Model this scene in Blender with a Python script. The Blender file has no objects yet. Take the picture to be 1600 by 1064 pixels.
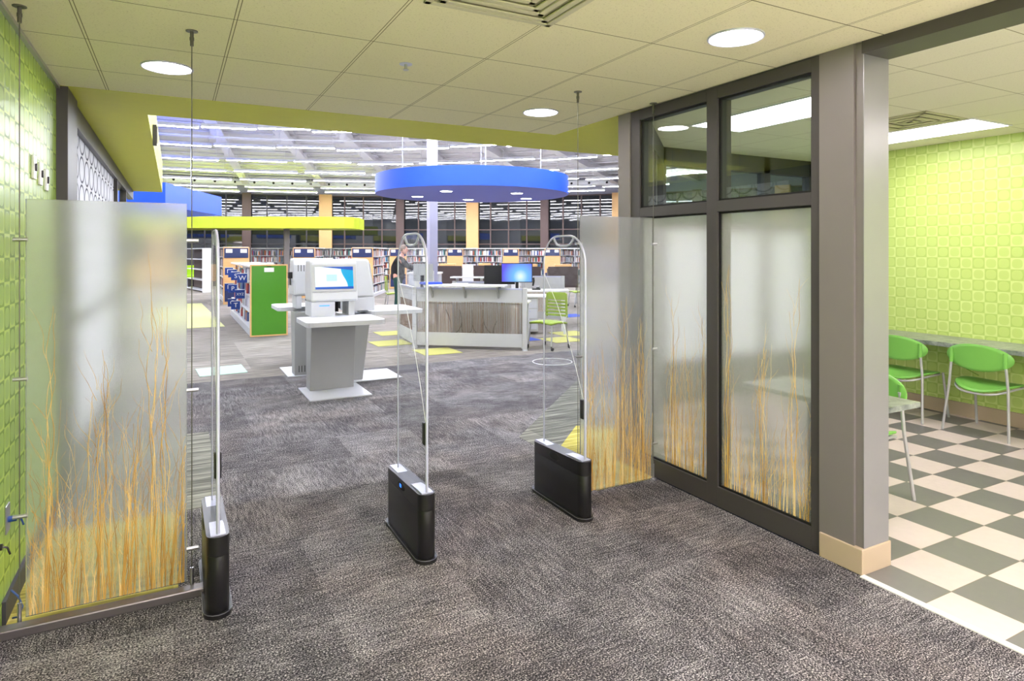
import bpy, bmesh, math, random
from mathutils import Vector, Matrix
R = math.radians
random.seed(11)
scn = bpy.context.scene
col = scn.collection

# ---------------------------------------------------------------- camera, world, exposure
TH = R(27.95)                       # the camera looks this far right of the corridor axis (+Y)
cd = bpy.data.cameras.new('camera'); cam = bpy.data.objects.new('camera', cd); col.objects.link(cam)
cam.location = (0, 0, 1.57); cam.rotation_euler = (R(90), 0, -TH)
cd.sensor_width = 36; cd.lens = 22.43; cd.shift_y = -0.0869; cd.clip_start = 0.05; cd.clip_end = 200
scn.camera = cam
scn.view_settings.view_transform = 'Standard'; scn.view_settings.look = 'None'
scn.view_settings.gamma = 1; scn.view_settings.use_curve_mapping = False
scn.view_settings.exposure = 0.0
w = bpy.data.worlds.new('world'); scn.world = w; w.use_nodes = True
w.node_tree.nodes['Background'].inputs[0].default_value = (0.010, 0.012, 0.018, 1)
w.node_tree.nodes['Background'].inputs[1].default_value = 1.0
E_HALL, E_DOWN, E_CAFE, E_FILL = 115.0, 60.0, 14.0, 18.0        # luminance of the hall strips, corridor downlights, cafe troffers, added fill panels

# ---------------------------------------------------------------- node helpers
class NT:
    def __init__(s, name):
        s.m = bpy.data.materials.new(name); s.m.use_nodes = True
        s.t = s.m.node_tree; s.n = s.t.nodes; s.l = s.t.links
        s.b = s.n['Principled BSDF']; s.out = s.n['Material Output']
    def put(s, sock, v):
        if hasattr(v, 'links'): s.l.new(v, sock)
        elif isinstance(v, (tuple, list)) and len(v) == 3 and sock.type == 'RGBA': sock.default_value = (*v, 1)
        else: sock.default_value = v
    def add(s, kind, **kw):
        n = s.n.new(kind)
        for k, v in kw.items(): setattr(n, k, v)
        return n
    def math(s, op, a, b=None, c=None):
        n = s.add('ShaderNodeMath', operation=op); s.put(n.inputs[0], a)
        if b is not None: s.put(n.inputs[1], b)
        if c is not None: s.put(n.inputs[2], c)
        return n.outputs[0]
    def pos(s, obj=False):
        if obj: p = s.add('ShaderNodeTexCoord').outputs['Object']
        else: p = s.add('ShaderNodeNewGeometry').outputs['Position']
        q = s.add('ShaderNodeSeparateXYZ'); s.l.new(p, q.inputs[0]); return p, q.outputs[0], q.outputs[1], q.outputs[2]
    def vec(s, x, y, z):
        n = s.add('ShaderNodeCombineXYZ'); s.put(n.inputs[0], x); s.put(n.inputs[1], y); s.put(n.inputs[2], z); return n.outputs[0]
    def noise(s, v, scale, detail=2, rough=.5):
        n = s.add('ShaderNodeTexNoise'); s.l.new(v, n.inputs['Vector']); n.inputs['Scale'].default_value = scale
        n.inputs['Detail'].default_value = detail; n.inputs['Roughness'].default_value = rough; return n.outputs[0]
    def white(s, v):
        n = s.add('ShaderNodeTexWhiteNoise'); s.l.new(v, n.inputs['Vector']); return n.outputs[0]
    def mix(s, f, a, b):
        n = s.add('ShaderNodeMix', data_type='RGBA'); s.put(n.inputs[0], f); s.put(n.inputs[6], a); s.put(n.inputs[7], b); return n.outputs[2]
    def mul(s, a, b):
        n = s.add('ShaderNodeMix', data_type='RGBA', blend_type='MULTIPLY'); n.inputs[0].default_value = 1; s.put(n.inputs[6], a); s.put(n.inputs[7], b); return n.outputs[2]
    def ramp(s, f, stops):
        n = s.add('ShaderNodeValToRGB'); s.l.new(f, n.inputs[0]); e = n.color_ramp.elements
        while len(e) < len(stops): e.new(.5)
        for i, (p, c) in enumerate(stops): e[i].position = p; e[i].color = (*c, 1)
        return n.outputs[0]
    def step(s, v, lo, hi):
        n = s.add('ShaderNodeMapRange', interpolation_type='SMOOTHSTEP'); s.put(n.inputs[0], v); s.put(n.inputs[1], lo); s.put(n.inputs[2], hi); return n.outputs[0]
    def bump(s, h, strength=.3, dist=.002):
        n = s.add('ShaderNodeBump'); s.l.new(h, n.inputs['Height']); n.inputs['Strength'].default_value = strength; n.inputs['Distance'].default_value = dist
        s.l.new(n.outputs[0], s.b.inputs['Normal'])
    def base(s, c, rough=.5, metal=0.0, spec=.5):
        s.put(s.b.inputs['Base Color'], c); s.put(s.b.inputs['Roughness'], rough); s.b.inputs['Metallic'].default_value = metal
        s.b.inputs['Specular IOR Level'].default_value = spec; return s

def lin(r, g, b):
    f = lambda c: (c/255/12.92) if c/255 <= .04045 else ((c/255+.055)/1.055)**2.4
    return (f(r), f(g), f(b))
MATS = {}
def plain(name, rgb, rough=.5, metal=0.0, spec=.5, wear=.06):
    if name in MATS: return MATS[name]
    n = NT(name); p, *_ = n.pos(True); f = n.noise(p, 9, 3)
    c = lin(*rgb); d = tuple(x*(1-wear) for x in c)
    n.base(n.mix(f, d, c), rough, metal, spec); MATS[name] = n.m; return n.m
def emit(name, rgb, strength):
    if name in MATS: return MATS[name]
    n = NT(name); c = lin(*rgb); n.base(c, .5); n.b.inputs['Emission Color'].default_value = (*c, 1)
    n.b.inputs['Emission Strength'].default_value = strength; MATS[name] = n.m; return n.m
def clear(name, tint=(1, 1, 1), refl=1.0, rough=.0):
    n = NT(name); n.n.remove(n.b)
    t = n.add('ShaderNodeBsdfTransparent'); t.inputs[0].default_value = (*tint, 1)
    g = n.add('ShaderNodeBsdfGlossy'); g.inputs['Roughness'].default_value = rough
    lw = n.add('ShaderNodeLayerWeight'); lw.inputs[0].default_value = .5
    fr = n.math('ADD', .04, n.math('MULTIPLY', n.math('POWER', lw.outputs['Facing'], 5.0), .9))
    ms = n.add('ShaderNodeMixShader'); n.l.new(n.math('MULTIPLY', fr, refl), ms.inputs[0])
    n.l.new(t.outputs[0], ms.inputs[1]); n.l.new(g.outputs[0], ms.inputs[2]); n.l.new(ms.outputs[0], n.out.inputs[0]); return n.m
def frosted(name, tint=(.9, .93, .93), rough=.3, diff=.25, trans=.1):
    n = NT(name); n.n.remove(n.b)
    r = n.add('ShaderNodeBsdfRefraction'); r.inputs['Color'].default_value = (*tint, 1); r.inputs['Roughness'].default_value = rough; r.inputs['IOR'].default_value = 1.25
    tl = n.add('ShaderNodeBsdfTranslucent'); tl.inputs[0].default_value = (.9, .92, .92, 1)
    df = n.add('ShaderNodeBsdfDiffuse'); df.inputs[0].default_value = (.8, .83, .83, 1)
    tr = n.add('ShaderNodeBsdfTransparent')
    gl = n.add('ShaderNodeBsdfGlossy'); gl.inputs['Roughness'].default_value = .25
    a = n.add('ShaderNodeMixShader'); a.inputs[0].default_value = .3; n.l.new(tl.outputs[0], a.inputs[1]); n.l.new(df.outputs[0], a.inputs[2])
    b = n.add('ShaderNodeMixShader'); b.inputs[0].default_value = diff; n.l.new(r.outputs[0], b.inputs[1]); n.l.new(a.outputs[0], b.inputs[2])
    e = n.add('ShaderNodeMixShader'); e.inputs[0].default_value = trans; n.l.new(b.outputs[0], e.inputs[1]); n.l.new(tr.outputs[0], e.inputs[2])
    c = n.add('ShaderNodeMixShader'); c.inputs[0].default_value = .05; n.l.new(e.outputs[0], c.inputs[1]); n.l.new(gl.outputs[0], c.inputs[2])
    n.l.new(c.outputs[0], n.out.inputs[0]); return n.m

# ---------------------------------------------------------------- materials
def circle_wall(name, light, mid, dark, s=.1035, oy=0.0, oz=0.0, axis='y'):
    n = NT(name); p, x, y, z = n.pos()
    a = n.math('DIVIDE', n.math('ADD', y if axis == 'y' else x, 50+oy), s); b = n.math('DIVIDE', n.math('ADD', z, 50+oz), s)
    par = n.math('MODULO', n.math('ADD', n.math('FLOOR', a), n.math('FLOOR', b)), 2.0)
    fa = n.math('ABSOLUTE', n.math('SUBTRACT', n.math('FRACT', a), .5)); fb = n.math('ABSOLUTE', n.math('SUBTRACT', n.math('FRACT', b), .5))
    r = n.math('POWER', n.math('ADD', n.math('POWER', fa, 2.7), n.math('POWER', fb, 2.7)), 1/2.7)
    disc = n.step(r, .415, .395)
    edge = n.math('MULTIPLY', n.step(r, .37, .40), disc)
    wn = n.white(n.vec(n.math('FLOOR', a), n.math('FLOOR', b), 3.0))
    A = n.mix(disc, light, mid); B = n.mix(disc, dark, mid)
    c = n.mix(par, A, B)
    c = n.mix(n.math('MULTIPLY', edge, .25), c, light)
    c = n.mix(n.math('MULTIPLY', wn, .25), c, mid)
    n.base(c, n.math('ADD', .42, n.math('MULTIPLY', disc, -.1)), 0, .5)
    n.bump(disc, .25, .002); return n.m
M = {}
M['wall_green'] = circle_wall('green_circle_wallcovering', lin(192, 216, 104), lin(152, 186, 64), lin(112, 148, 34))
M['cafe_green'] = circle_wall('cafe_circle_wallcovering', lin(212, 230, 146), lin(194, 218, 122), lin(177, 206, 104), .1035, .02, .03)
def carpet():
    n = NT('patterned_carpet'); p, x, y, z = n.pos()
    ix = n.math('FLOOR', n.math('DIVIDE', x, .61)); iy = n.math('FLOOR', n.math('DIVIDE', y, .61))
    wv = n.white(n.vec(ix, iy, 1.0)); dirn = n.math('GREATER_THAN', n.white(n.vec(ix, iy, 7.0)), .5)
    sx = n.mix(dirn, (0, 0, 0), (1, 1, 1))
    v1 = n.vec(n.math('MULTIPLY', x, .7), y, 0.0); v2 = n.vec(x, n.math('MULTIPLY', y, .7), 0.0)
    f = n.mix(dirn, n.noise(v1, 185, 2, .7), n.noise(v2, 185, 2, .7))
    g = n.mix(dirn, n.noise(n.vec(n.math('MULTIPLY', x, .12), y, 0.0), 60, 1, .6), n.noise(n.vec(x, n.math('MULTIPLY', y, .12), 0.0), 60, 1, .6))
    blotch = n.noise(p, 3.2, 2, .6)
    q = n.math('ADD', n.math('MULTIPLY', f, .86), n.math('MULTIPLY', g, .14))
    q = n.math('ADD', q, n.math('ADD', n.math('MULTIPLY', n.math('SUBTRACT', wv, .5), .035), n.math('MULTIPLY', n.math('SUBTRACT', blotch, .5), .12)))
    c = n.ramp(q, [(.38, lin(22, 22, 26)), (.47, lin(66, 65, 69)), (.54, lin(114, 111, 114)), (.64, lin(212, 208, 208))])
    warm = n.math('MULTIPLY', n.step(n.noise(p, 1.4, 3), .45, .62), .35)
    c = n.mix(warm, c, n.mul(c, (1.12, .98, .88)))
    n.base(c, .95, 0, .1); n.bump(f, .6, .004); return n.m
M['carpet'] = carpet()
def plank(name, c0, c1, c2):
    n = NT(name); p, x, y, z = n.pos()
    ix = n.math('FLOOR', n.math('DIVIDE', x, .92)); iy = n.math('FLOOR', n.math('DIVIDE', y, .92)); dirn = n.math('GREATER_THAN', n.white(n.vec(ix, iy, 2.0)), 2.0)
    a = n.noise(n.vec(n.math('MULTIPLY', x, .06), y, 0.0), 34, 3, .6); b = n.noise(n.vec(x, n.math('MULTIPLY', y, .06), 0.0), 34, 3, .6)
    q = n.math('ADD', n.mix(dirn, a, b), n.math('MULTIPLY', n.math('SUBTRACT', n.white(n.vec(ix, iy, 5.0)), .5), .10))
    n.base(n.ramp(q, [(.33, c0), (.5, c1), (.68, c2)]), .9, 0, .15); return n.m
M['plank'] = plank('plank_carpet', lin(100, 95, 90), lin(132, 126, 120), lin(168, 162, 153))
M['plank_stripe'] = plank('striped_plank_carpet', lin(84, 84, 78), lin(120, 120, 112), lin(165, 165, 152))
def checker():
    n = NT('checker_floor_tile'); p, x, y, z = n.pos(); s = .31
    a = n.math('DIVIDE', n.math('ADD', x, -3.48+31), s); b = n.math('DIVIDE', n.math('ADD', y, -1.96+31), s)
    par = n.math('MODULO', n.math('ADD', n.math('FLOOR', a), n.math('FLOOR', b)), 2.0)
    fa = n.math('MINIMUM', n.math('FRACT', a), n.math('SUBTRACT', 1.0, n.math('FRACT', a))); fb = n.math('MINIMUM', n.math('FRACT', b), n.math('SUBTRACT', 1.0, n.math('FRACT', b)))
    gr = n.step(n.math('MINIMUM', fa, fb), .010, .004)
    c = n.mix(par, lin(216, 202, 198), lin(112, 110, 112))
    c = n.mix(n.math('MULTIPLY', n.noise(p, 25, 3), .18), c, lin(150, 145, 135)); c = n.mix(gr, c, lin(120, 112, 100))
    n.base(c, .32, 0, .5); return n.m
M['checker'] = checker()
def tiles(name, base, dot, ox, oy, line):
    n = NT(name); p, x, y, z = n.pos(); s = .6096
    fx = n.math('FRACT', n.math('DIVIDE', n.math('ADD', x, 61-ox), s)); fy = n.math('FRACT', n.math('DIVIDE', n.math('ADD', y, 61-oy), s))
    mx = n.math('MINIMUM', fx, n.math('SUBTRACT', 1.0, fx)); my = n.math('MINIMUM', fy, n.math('SUBTRACT', 1.0, fy))
    ln = n.math('MAXIMUM', n.math('MULTIPLY', n.step(mx, .017, .013), .0), n.math('MAXIMUM', n.step(n.math('ABSOLUTE', n.math('SUBTRACT', mx, .011)), .0035, .002), n.step(my, .006, .003)))
    spk = n.step(n.noise(p, 130, 2, .6), .60, .68)
    c = n.mix(n.math('MULTIPLY', spk, .5), base, dot); c = n.mix(ln, c, line)
    n.base(c, .9, 0, .1); n.bump(n.math('SUBTRACT', n.noise(p, 120, 2), ln), .2, .003); return n.m
M['ceil'] = tiles('corridor_ceiling_tile', lin(226, 220, 186), lin(180, 172, 134), -.328, 3.09, lin(105, 100, 72))
M['cafe_ceil'] = tiles('cafe_ceiling_tile', lin(226, 224, 200), lin(190, 186, 158), 3.82-.0, 2.84, lin(150, 146, 115))
M['olive'] = plain('olive_soffit_paint', (204, 204, 62), .55, 0, .3)
M['lime'] = plain('lime_canopy_paint', (186, 202, 44), .45)
M['blue'] = plain('blue_canopy_paint', (42, 96, 246), .5)
M['frame'] = plain('dark_bronze_frame', (70, 66, 67), .45, 0, .5)
M['col_taupe'] = plain('taupe_column_paint', (122, 116, 115), .42, 0, .5)  # flat taupe for columns and canopy posts, paler than the frame
M['jamb'] = plain('grey_metal_jamb', (160, 160, 165), .3, .5)
M['darkframe'] = plain('charcoal_frame', (62, 60, 66), .5)
M['tan'] = plain('tan_wall_paint', (232, 188, 130), .6)
M['brown'] = plain('brown_column_paint', (98, 80, 78), .6)
M['tanbase'] = plain('tan_tile_base', (190, 170, 146), .4)
M['white'] = plain('white_paint', (232, 234, 240), .6)
M['deck'] = plain('white_roof_deck', (222, 222, 230), .7)
M['steel'] = plain('brushed_steel', (190, 190, 195), .3, .9)
M['alu'] = plain('silver_edge', (200, 202, 226), .35, .3)
M['black'] = plain('black_plastic', (24, 23, 25), .35)
M['blackm'] = plain('matte_black', (16, 16, 18), .7)
M['kiosk'] = plain('kiosk_white_metal', (214, 216, 224), .35)
M['kgrey'] = plain('kiosk_grey_panel', (166, 167, 168), .4)
M['navy'] = plain('navy_board', (30, 44, 92), .5)
M['greenbd'] = plain('green_acrylic_end', (80, 146, 42), .18, 0, .5)
M['wood'] = plain('maple_wood', (230, 182, 122), .45)
M['desk'] = plain('workstation_grey', (196, 196, 198), .45)
M['lam'] = plain('white_laminate', (236, 236, 236), .3)
M['chairgreen'] = plain('bright_green_plastic', (126, 196, 88), .35)
M['tgreen'] = plain('olive_green_mesh', (142, 166, 48), .5)
M['darkbrown'] = plain('dark_brown_panel', (62, 48, 46), .6)
M['paper'] = plain('paper_white', (244, 244, 244), .7)
M['yellowtile'] = plain('yellow_carpet_tile', (192, 190, 116), .95, 0, .1)
M['bluetile'] = plain('blue_carpet_tile', (72, 92, 178), .95, 0, .1)
M['limecloth'] = plain('lime_vinyl', (160, 205, 20), .4)
def reedmat():
    n = NT('dried_reed'); p, x, y, z = n.pos(True)
    h = n.vec(n.math('MULTIPLY', x, 55), n.math('MULTIPLY', y, 55), n.math('MULTIPLY', z, 2.5))
    n.base(n.ramp(n.noise(h, 1, 1), [(.3, lin(168, 124, 56)), (.5, lin(212, 172, 92)), (.7, lin(234, 208, 148))]), .7, 0, .2); return n.m
M['reed'] = reedmat()
M['acrylic'] = clear('clear_acrylic', (.975, .985, .985), .5)
M['glass'] = clear('clear_window_glass', (.86, .92, .90), 1.6)
M['frost'] = frosted('frosted_resin', (.94, .95, .955), .24, .17, .03)
M['frost_store'] = frosted('frosted_window_film', (.96, .965, .97), .21, .28, .02)
M['deskfrost'] = frosted('reed_resin', (.88, .86, .80), .15, .15, .12)
M['film'] = frosted('white_window_film', (.95, .96, .97), .3, .85, .02)
def nightglass():
    n = NT('dark_night_glass'); n.base((.012, .015, .018), .03, 0, 1.0); n.b.inputs['IOR'].default_value = 1.45; n.b.inputs['Specular IOR Level'].default_value = .85; return n.m
M['night'] = nightglass()
def ovals():
    n = NT('oval_film_glass'); p, x, y, z = n.pos()
    a = n.math('DIVIDE', n.math('ADD', y, 10), .33); b = n.math('DIVIDE', n.math('ADD', z, 10), .22)
    fa = n.math('SUBTRACT', n.math('FRACT', a), .5); fb = n.math('SUBTRACT', n.math('FRACT', b), .5)
    r = n.math('SQRT', n.math('ADD', n.math('MULTIPLY', fa, fa), n.math('MULTIPLY', fb, fb)))
    ring = n.math('MULTIPLY', n.step(r, .38, .42), n.step(r, .50, .46))
    n.n.remove(n.b); tl = n.add('ShaderNodeBsdfTranslucent'); n.l.new(n.mix(ring, lin(250, 250, 252), lin(120, 122, 128)), tl.inputs[0])
    df = n.add('ShaderNodeBsdfDiffuse'); n.l.new(n.mix(ring, lin(235, 236, 240), lin(140, 142, 148)), df.inputs[0])
    ms = n.add('ShaderNodeMixShader'); ms.inputs[0].default_value = .3; n.l.new(tl.outputs[0], ms.inputs[1]); n.l.new(df.outputs[0], ms.inputs[2]); n.l.new(ms.outputs[0], n.out.inputs[0]); return n.m
M['ovals'] = ovals()
def lamtop():
    n = NT('grey_mottled_laminate'); p, *_ = n.pos(True); f = n.noise(p, 14, 6, .7)
    n.base(n.ramp(f, [(.3, lin(84, 92, 88)), (.5, lin(132, 140, 134)), (.7, lin(170, 176, 168))]), .3); return n.m
M['lamtop'] = lamtop()
def kscreen():
    n = NT('kiosk_screen'); p, x, y, z = n.pos(True)
    cv = n.math('ADD', .11, n.math('MULTIPLY', n.math('SINE', n.math('MULTIPLY', z, 16)), -.035))
    side = n.step(n.math('SUBTRACT', x, cv), -.004, .004)
    bar = n.step(z, -.098, -.102); top = n.step(n.math('ADD', z, n.math('MULTIPLY', x, .12)), .105, .110)
    box = n.math('MULTIPLY', n.step(n.math('ABSOLUTE', n.math('ADD', x, .03)), .06, .055), n.step(n.math('ABSOLUTE', z), .04, .035))
    c = n.mix(n.math('MULTIPLY', box, .6), lin(240, 252, 255), lin(150, 215, 235)); c = n.mix(side, c, lin(0, 170, 225)); c = n.mix(n.math('MAXIMUM', bar, top), c, lin(30, 90, 190))
    n.base((0, 0, 0), .2); n.l.new(c, n.b.inputs['Emission Color']); n.b.inputs['Emission Strength'].default_value = 1.15; return n.m
M['kscreen'] = kscreen()
def mscreen():
    n = NT('monitor_screen'); p, x, y, z = n.pos(True)
    d = n.math('SQRT', n.math('ADD', n.math('POWER', n.math('SUBTRACT', x, .06), 2.0), n.math('POWER', n.math('ADD', z, .06), 2.0)))
    c = n.ramp(n.math('MULTIPLY', d, 3.0), [(.0, lin(235, 255, 235)), (.35, lin(120, 190, 250)), (.9, lin(100, 90, 235))])
    n.base((0, 0, 0), .2); n.l.new(c, n.b.inputs['Emission Color']); n.b.inputs['Emission Strength'].default_value = 1.1; return n.m
M['mscreen'] = mscreen()
M['e_hall'] = emit('hall_strip_diffuser', (246, 247, 255), E_HALL)
M['e_down'] = emit('downlight_lens', (255, 244, 248), E_DOWN)
M['e_cafe'] = emit('troffer_diffuser', (255, 243, 246), E_CAFE)
M['e_disc'] = emit('disc_downlight_lens', (255, 255, 255), 20.0)
M['e_led'] = emit('blue_indicator', (40, 110, 255), 2.5)
BOOKC = [(232, 230, 228), (240, 240, 244), (60, 84, 150), (170, 52, 48), (208, 196, 172), (90, 96, 104), (196, 120, 60), (70, 130, 130), (230, 226, 235), (120, 40, 60), (200, 204, 214), (44, 48, 62)]
BM = [plain('book_cover_%s' % 'abcdefghijkl'[i], c, .5) for i, c in enumerate(BOOKC)]

# ---------------------------------------------------------------- mesh helpers
class MB:
    def __init__(s): s.bm = bmesh.new()
    def box(s, x0, x1, y0, y1, z0, z1, M4=None, mi=0):
        vs = [Vector((x, y, z)) for z in (z0, z1) for y in (y0, y1) for x in (x0, x1)]
        if M4: vs = [M4 @ v for v in vs]
        v = [s.bm.verts.new(c) for c in vs]
        for f in ((0, 2, 3, 1), (4, 5, 7, 6), (0, 1, 5, 4), (2, 6, 7, 3), (0, 4, 6, 2), (1, 3, 7, 5)):
            s.bm.faces.new([v[i] for i in f]).material_index = mi
        return s
    def prism(s, pts, a0, a1, axis='x', M4=None):
        def mk(p, a):
            c = {'x': (a, p[0], p[1]), 'y': (p[0], a, p[1]), 'z': (p[0], p[1], a)}[axis]
            c = Vector(c); return M4 @ c if M4 else c
        A = [s.bm.verts.new(mk(p, a0)) for p in pts]; B = [s.bm.verts.new(mk(p, a1)) for p in pts]; n = len(pts)
        s.bm.faces.new(A); s.bm.faces.new(B[::-1])
        for i in range(n): s.bm.faces.new([A[i], B[i], B[(i+1) % n], A[(i+1) % n]])
        return s
    def tube(s, pts, r, n=8, closed=False, flat=1.0):
        pts = [Vector(p) for p in pts]; rings = []; m = len(pts); up0 = None
        for i, p in enumerate(pts):
            if closed: t = pts[(i+1) % m]-pts[i-1]
            else: t = pts[min(i+1, m-1)]-pts[max(i-1, 0)]
            if t.length < 1e-9: t = Vector((0, 0, 1))
            t.normalize()
            if up0 is None: up0 = Vector((1, 0, 0)) if abs(t.x) < .9 else Vector((0, 1, 0))
            a = up0-t*up0.dot(t)
            if a.length < 1e-6: a = t.orthogonal()
            a.normalize(); up0 = a; b = t.cross(a); rr = r[i] if isinstance(r, (list, tuple)) else r
            rings.append([s.bm.verts.new(p+a*math.cos(2*math.pi*k/n)*rr*flat+b*math.sin(2*math.pi*k/n)*rr) for k in range(n)])
        for i in range(m if closed else m-1):
            A, B = rings[i], rings[(i+1) % m]
            for k in range(n): s.bm.faces.new([A[k], A[(k+1) % n], B[(k+1) % n], B[k]])
        if not closed: s.bm.faces.new(rings[0][::-1]); s.bm.faces.new(rings[-1])
        return s
    def cyl(s, x, y, z0, z1, r, n=24): return s.prism([(x+r*math.cos(2*math.pi*k/n), y+r*math.sin(2*math.pi*k/n)) for k in range(n)], z0, z1, 'z')
    def ell(s, c, r, u=16, v=10, M4=None):
        T = Matrix.Translation(c) @ Matrix.Diagonal((*r, 1)); T = (M4 @ T) if M4 else T
        bmesh.ops.create_uvsphere(s.bm, u_segments=u, v_segments=v, radius=1, matrix=T); return s
    def build(s, name, mat, parent=None, smooth=False, bevel=0, kind=None, mats=None):
        bmesh.ops.recalc_face_normals(s.bm, faces=s.bm.faces)
        me = bpy.data.meshes.new(name); s.bm.to_mesh(me); s.bm.free()
        for m in (mats or [mat]): me.materials.append(m)
        if smooth:
            for p in me.polygons: p.use_smooth = True
        o = bpy.data.objects.new(name, me); col.objects.link(o)
        if parent is not None: o.parent = parent
        if bevel:
            b = o.modifiers.new('b', 'BEVEL'); b.width = bevel; b.segments = 2; b.limit_method = 'ANGLE'; b.angle_limit = R(40)
        if smooth:
            e = o.modifiers.new('es', 'EDGE_SPLIT'); e.split_angle = R(40)
        if kind: o['kind'] = kind
        return o
def B(x0, x1, y0, y1, z0, z1): return MB().box(x0, x1, y0, y1, z0, z1)
def tag(o, label, cat, group=None, kind=None):
    o['label'] = label; o['category'] = cat
    if group: o['group'] = group
    if kind: o['kind'] = kind
    return o
def thing(name, label, cat, loc=(0, 0, 0), rz=0, group=None):
    o = bpy.data.objects.new(name, None); col.objects.link(o); o.location = loc; o.rotation_euler = (0, 0, rz); o.empty_display_size = .1
    return tag(o, label, cat, group)
def copy_tree(o, parent=None):
    c = o.copy(); col.objects.link(c)
    if parent is not None: c.parent = parent
    for ch in list(o.children): copy_tree(ch, c)
    return c
def dup(o, loc, rz=0, label=None, group=None):
    c = copy_tree(o); c.location = loc; c.rotation_euler = (0, 0, rz)
    if label: c['label'] = label
    if group: c['group'] = group
    return c
def S(o): o['kind'] = 'structure'; return o
def cam2w(u, v): return (v*math.sin(TH)+u*math.cos(TH), v*math.cos(TH)-u*math.sin(TH))    # survey station axes -> plan axes
CX, CY = -0.79, 7.89                                                                     # hub of the hall's radial grid
def pol(r, b): return (CX+r*math.sin(R(b)), CY+r*math.cos(R(b)))
def text(s, size, mat, parent, loc, rot, name='lettering', ext=.002):
    c = bpy.data.curves.new(name, 'FONT'); c.body = s; c.size = size; c.align_x = 'CENTER'; c.align_y = 'CENTER'; c.extrude = ext
    c.materials.append(mat); q = bpy.data.objects.new('q', c); col.objects.link(q); bpy.context.view_layer.update()
    me = bpy.data.meshes.new_from_object(q); bpy.data.objects.remove(q)
    o = bpy.data.objects.new(name, me); col.objects.link(o); o.parent = parent; o.location = loc; o.rotation_euler = rot; return o

# ================================================================ SHELL
HC = 2.59; CZ = 2.63; HZ = 5.6
XL, XR = -.635, 2.95
S(B(XL, XR, 1.0, 5.45, -.1, 0).build('floor', M['carpet']))
S(B(XL, XR, -6.5, 1.0, -.1, 0).build('floor', plain('added_bounce_floor', (238, 234, 228), .35)))  # unseen pale floor, added to bounce light up onto the corridor ceiling
S(B(XL, 12, 5.45, 8.5, -.1, 0).build('floor', M['carpet']))
S(B(4.40, 12, 5.02, 5.45, -.1, 0).build('floor', M['plank']))
S(MB().prism([(2.95, 3.86), (3.16, 3.86), (4.40, 5.05), (4.40, 5.45), (2.95, 5.45)], -.1, 0, 'z').build('floor', M['carpet']))
S(B(-12, 34, 8.5, 46, -.1, 0).build('floor', M['plank']))
S(B(2.95, 6.66, -3.5, -.6, -.1, .001).build('floor', plain('added_bounce_floor', (238, 234, 228), .35)))  # unseen pale strip, added to bounce light up in the cafe
S(MB().prism([(2.95, -.6), (6.66, -.6), (6.66, 5.02), (4.37, 5.02), (3.16, 3.84), (3.16, 1.94), (2.95, 1.94)], -.1, .001, 'z').build('floor', M['checker']))
S(B(2.92, 2.955, -1.6, 1.93, 0, .006).build('trim_1', M['lam']))
S(B(XL, .27, 4.35, 6.15, 0, .003).build('floor', M['plank_stripe']))
S(MB().prism([(2.58, 4.1), (2.95, 3.9), (4.3, 5.25), (4.3, 6.45), (2.58, 4.74)], 0.0, .003, 'z').build('floor', M['plank_stripe']))
M['yellow_stripe'] = plank('yellow_striped_carpet', lin(150, 140, 70), lin(205, 192, 96), lin(232, 222, 140))
S(B(XL, .02, 3.36, 4.35, 0, .003).build('floor', M['yellow_stripe'])); S(MB().prism([(2.45, 3.44), (2.94, 3.44), (2.94, 3.9), (3.5, 4.5), (3.2, 4.8), (2.60, 4.2)], .001, .004, 'z').build('floor', M['yellow_stripe']))
# corridor ceiling, soffit and canopy edge
S(B(XL, XR, -6.5, 4.76, HC, HC+.06).build('ceiling', M['ceil']))
S(MB().prism([(-.17, 5.47), (12, 5.47), (12, 5.06), (4.43, 5.06), (3.16, 3.88), (2.95, 3.88), (2.95, 4.76), (XL, 4.76), (XL, 12.5), (-.17, 12.5)], HC-.002, HC+.5, 'z').build('ceiling', M['olive']))
S(B(XL-.05, XL, -6.5, 4.76, 0, HC).build('wall_left', M['wall_green']))
S(B(XL, XL+.014, -6.5, 3.26, 0, .10).build('baseboard_left', M['darkframe']))
S(B(XL, XL+.014, 3.36, 4.76, 0, .10).build('baseboard_left', M['darkframe']))
S(B(XL, XL+.02, -6.5, 4.76, HC-.02, HC).build('trim_2', M['steel']))
S(B(XL-.2, 7, -6.6, -6.5, 0, HC+.1).build('wall_back', M['white']))
S(B(XL-.1, XL+.06, 4.76, 5.2, 0, HC).build('trim_3', M['frame'], bevel=.004))
# glazed wall on the left with oval film
wn = bpy.data.objects.new('window_1', None); col.objects.link(wn); S(wn)
f = MB()
for y in (5.2, 9.0, 10.6): f.box(XL-.05, XL+.04, y, y+.07, 0, HC)
f.box(XL-.05, XL+.04, 5.2, 12.45, 2.44, HC).box(XL-.05, XL+.04, 5.2, 12.45, 0, .12)
f.box(XL-.05, XL+.04, 5.27, 9.0, 1.05, 1.10)
f.build('window_frame', M['frame'], wn)
B(XL-.01, XL, 5.27, 9.0, .12, 2.44).build('pane', M['ovals'], wn)
B(XL-.01, XL, 9.07, 12.4, .12, 2.44).build('pane', M['glass'], wn)
S(B(-4.2, -4.1, 4.7, 12.6, 0, HC).build('wall_left', M['white'])); S(B(-4.2, XL-.05, 4.66, 4.76, 0, HC).build('wall_back', M['white']))
S(B(-4.2, XL-.05, 12.45, 12.55, 0, HC).build('wall_back', M['white'])); S(B(-4.2, XL-.05, 4.7, 12.5, HC, HC+.05).build('ceiling', M['white']))
S(B(-4.2, XL, 4.76, 8.5, -.1, 0).build('floor', M['plank']))
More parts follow.
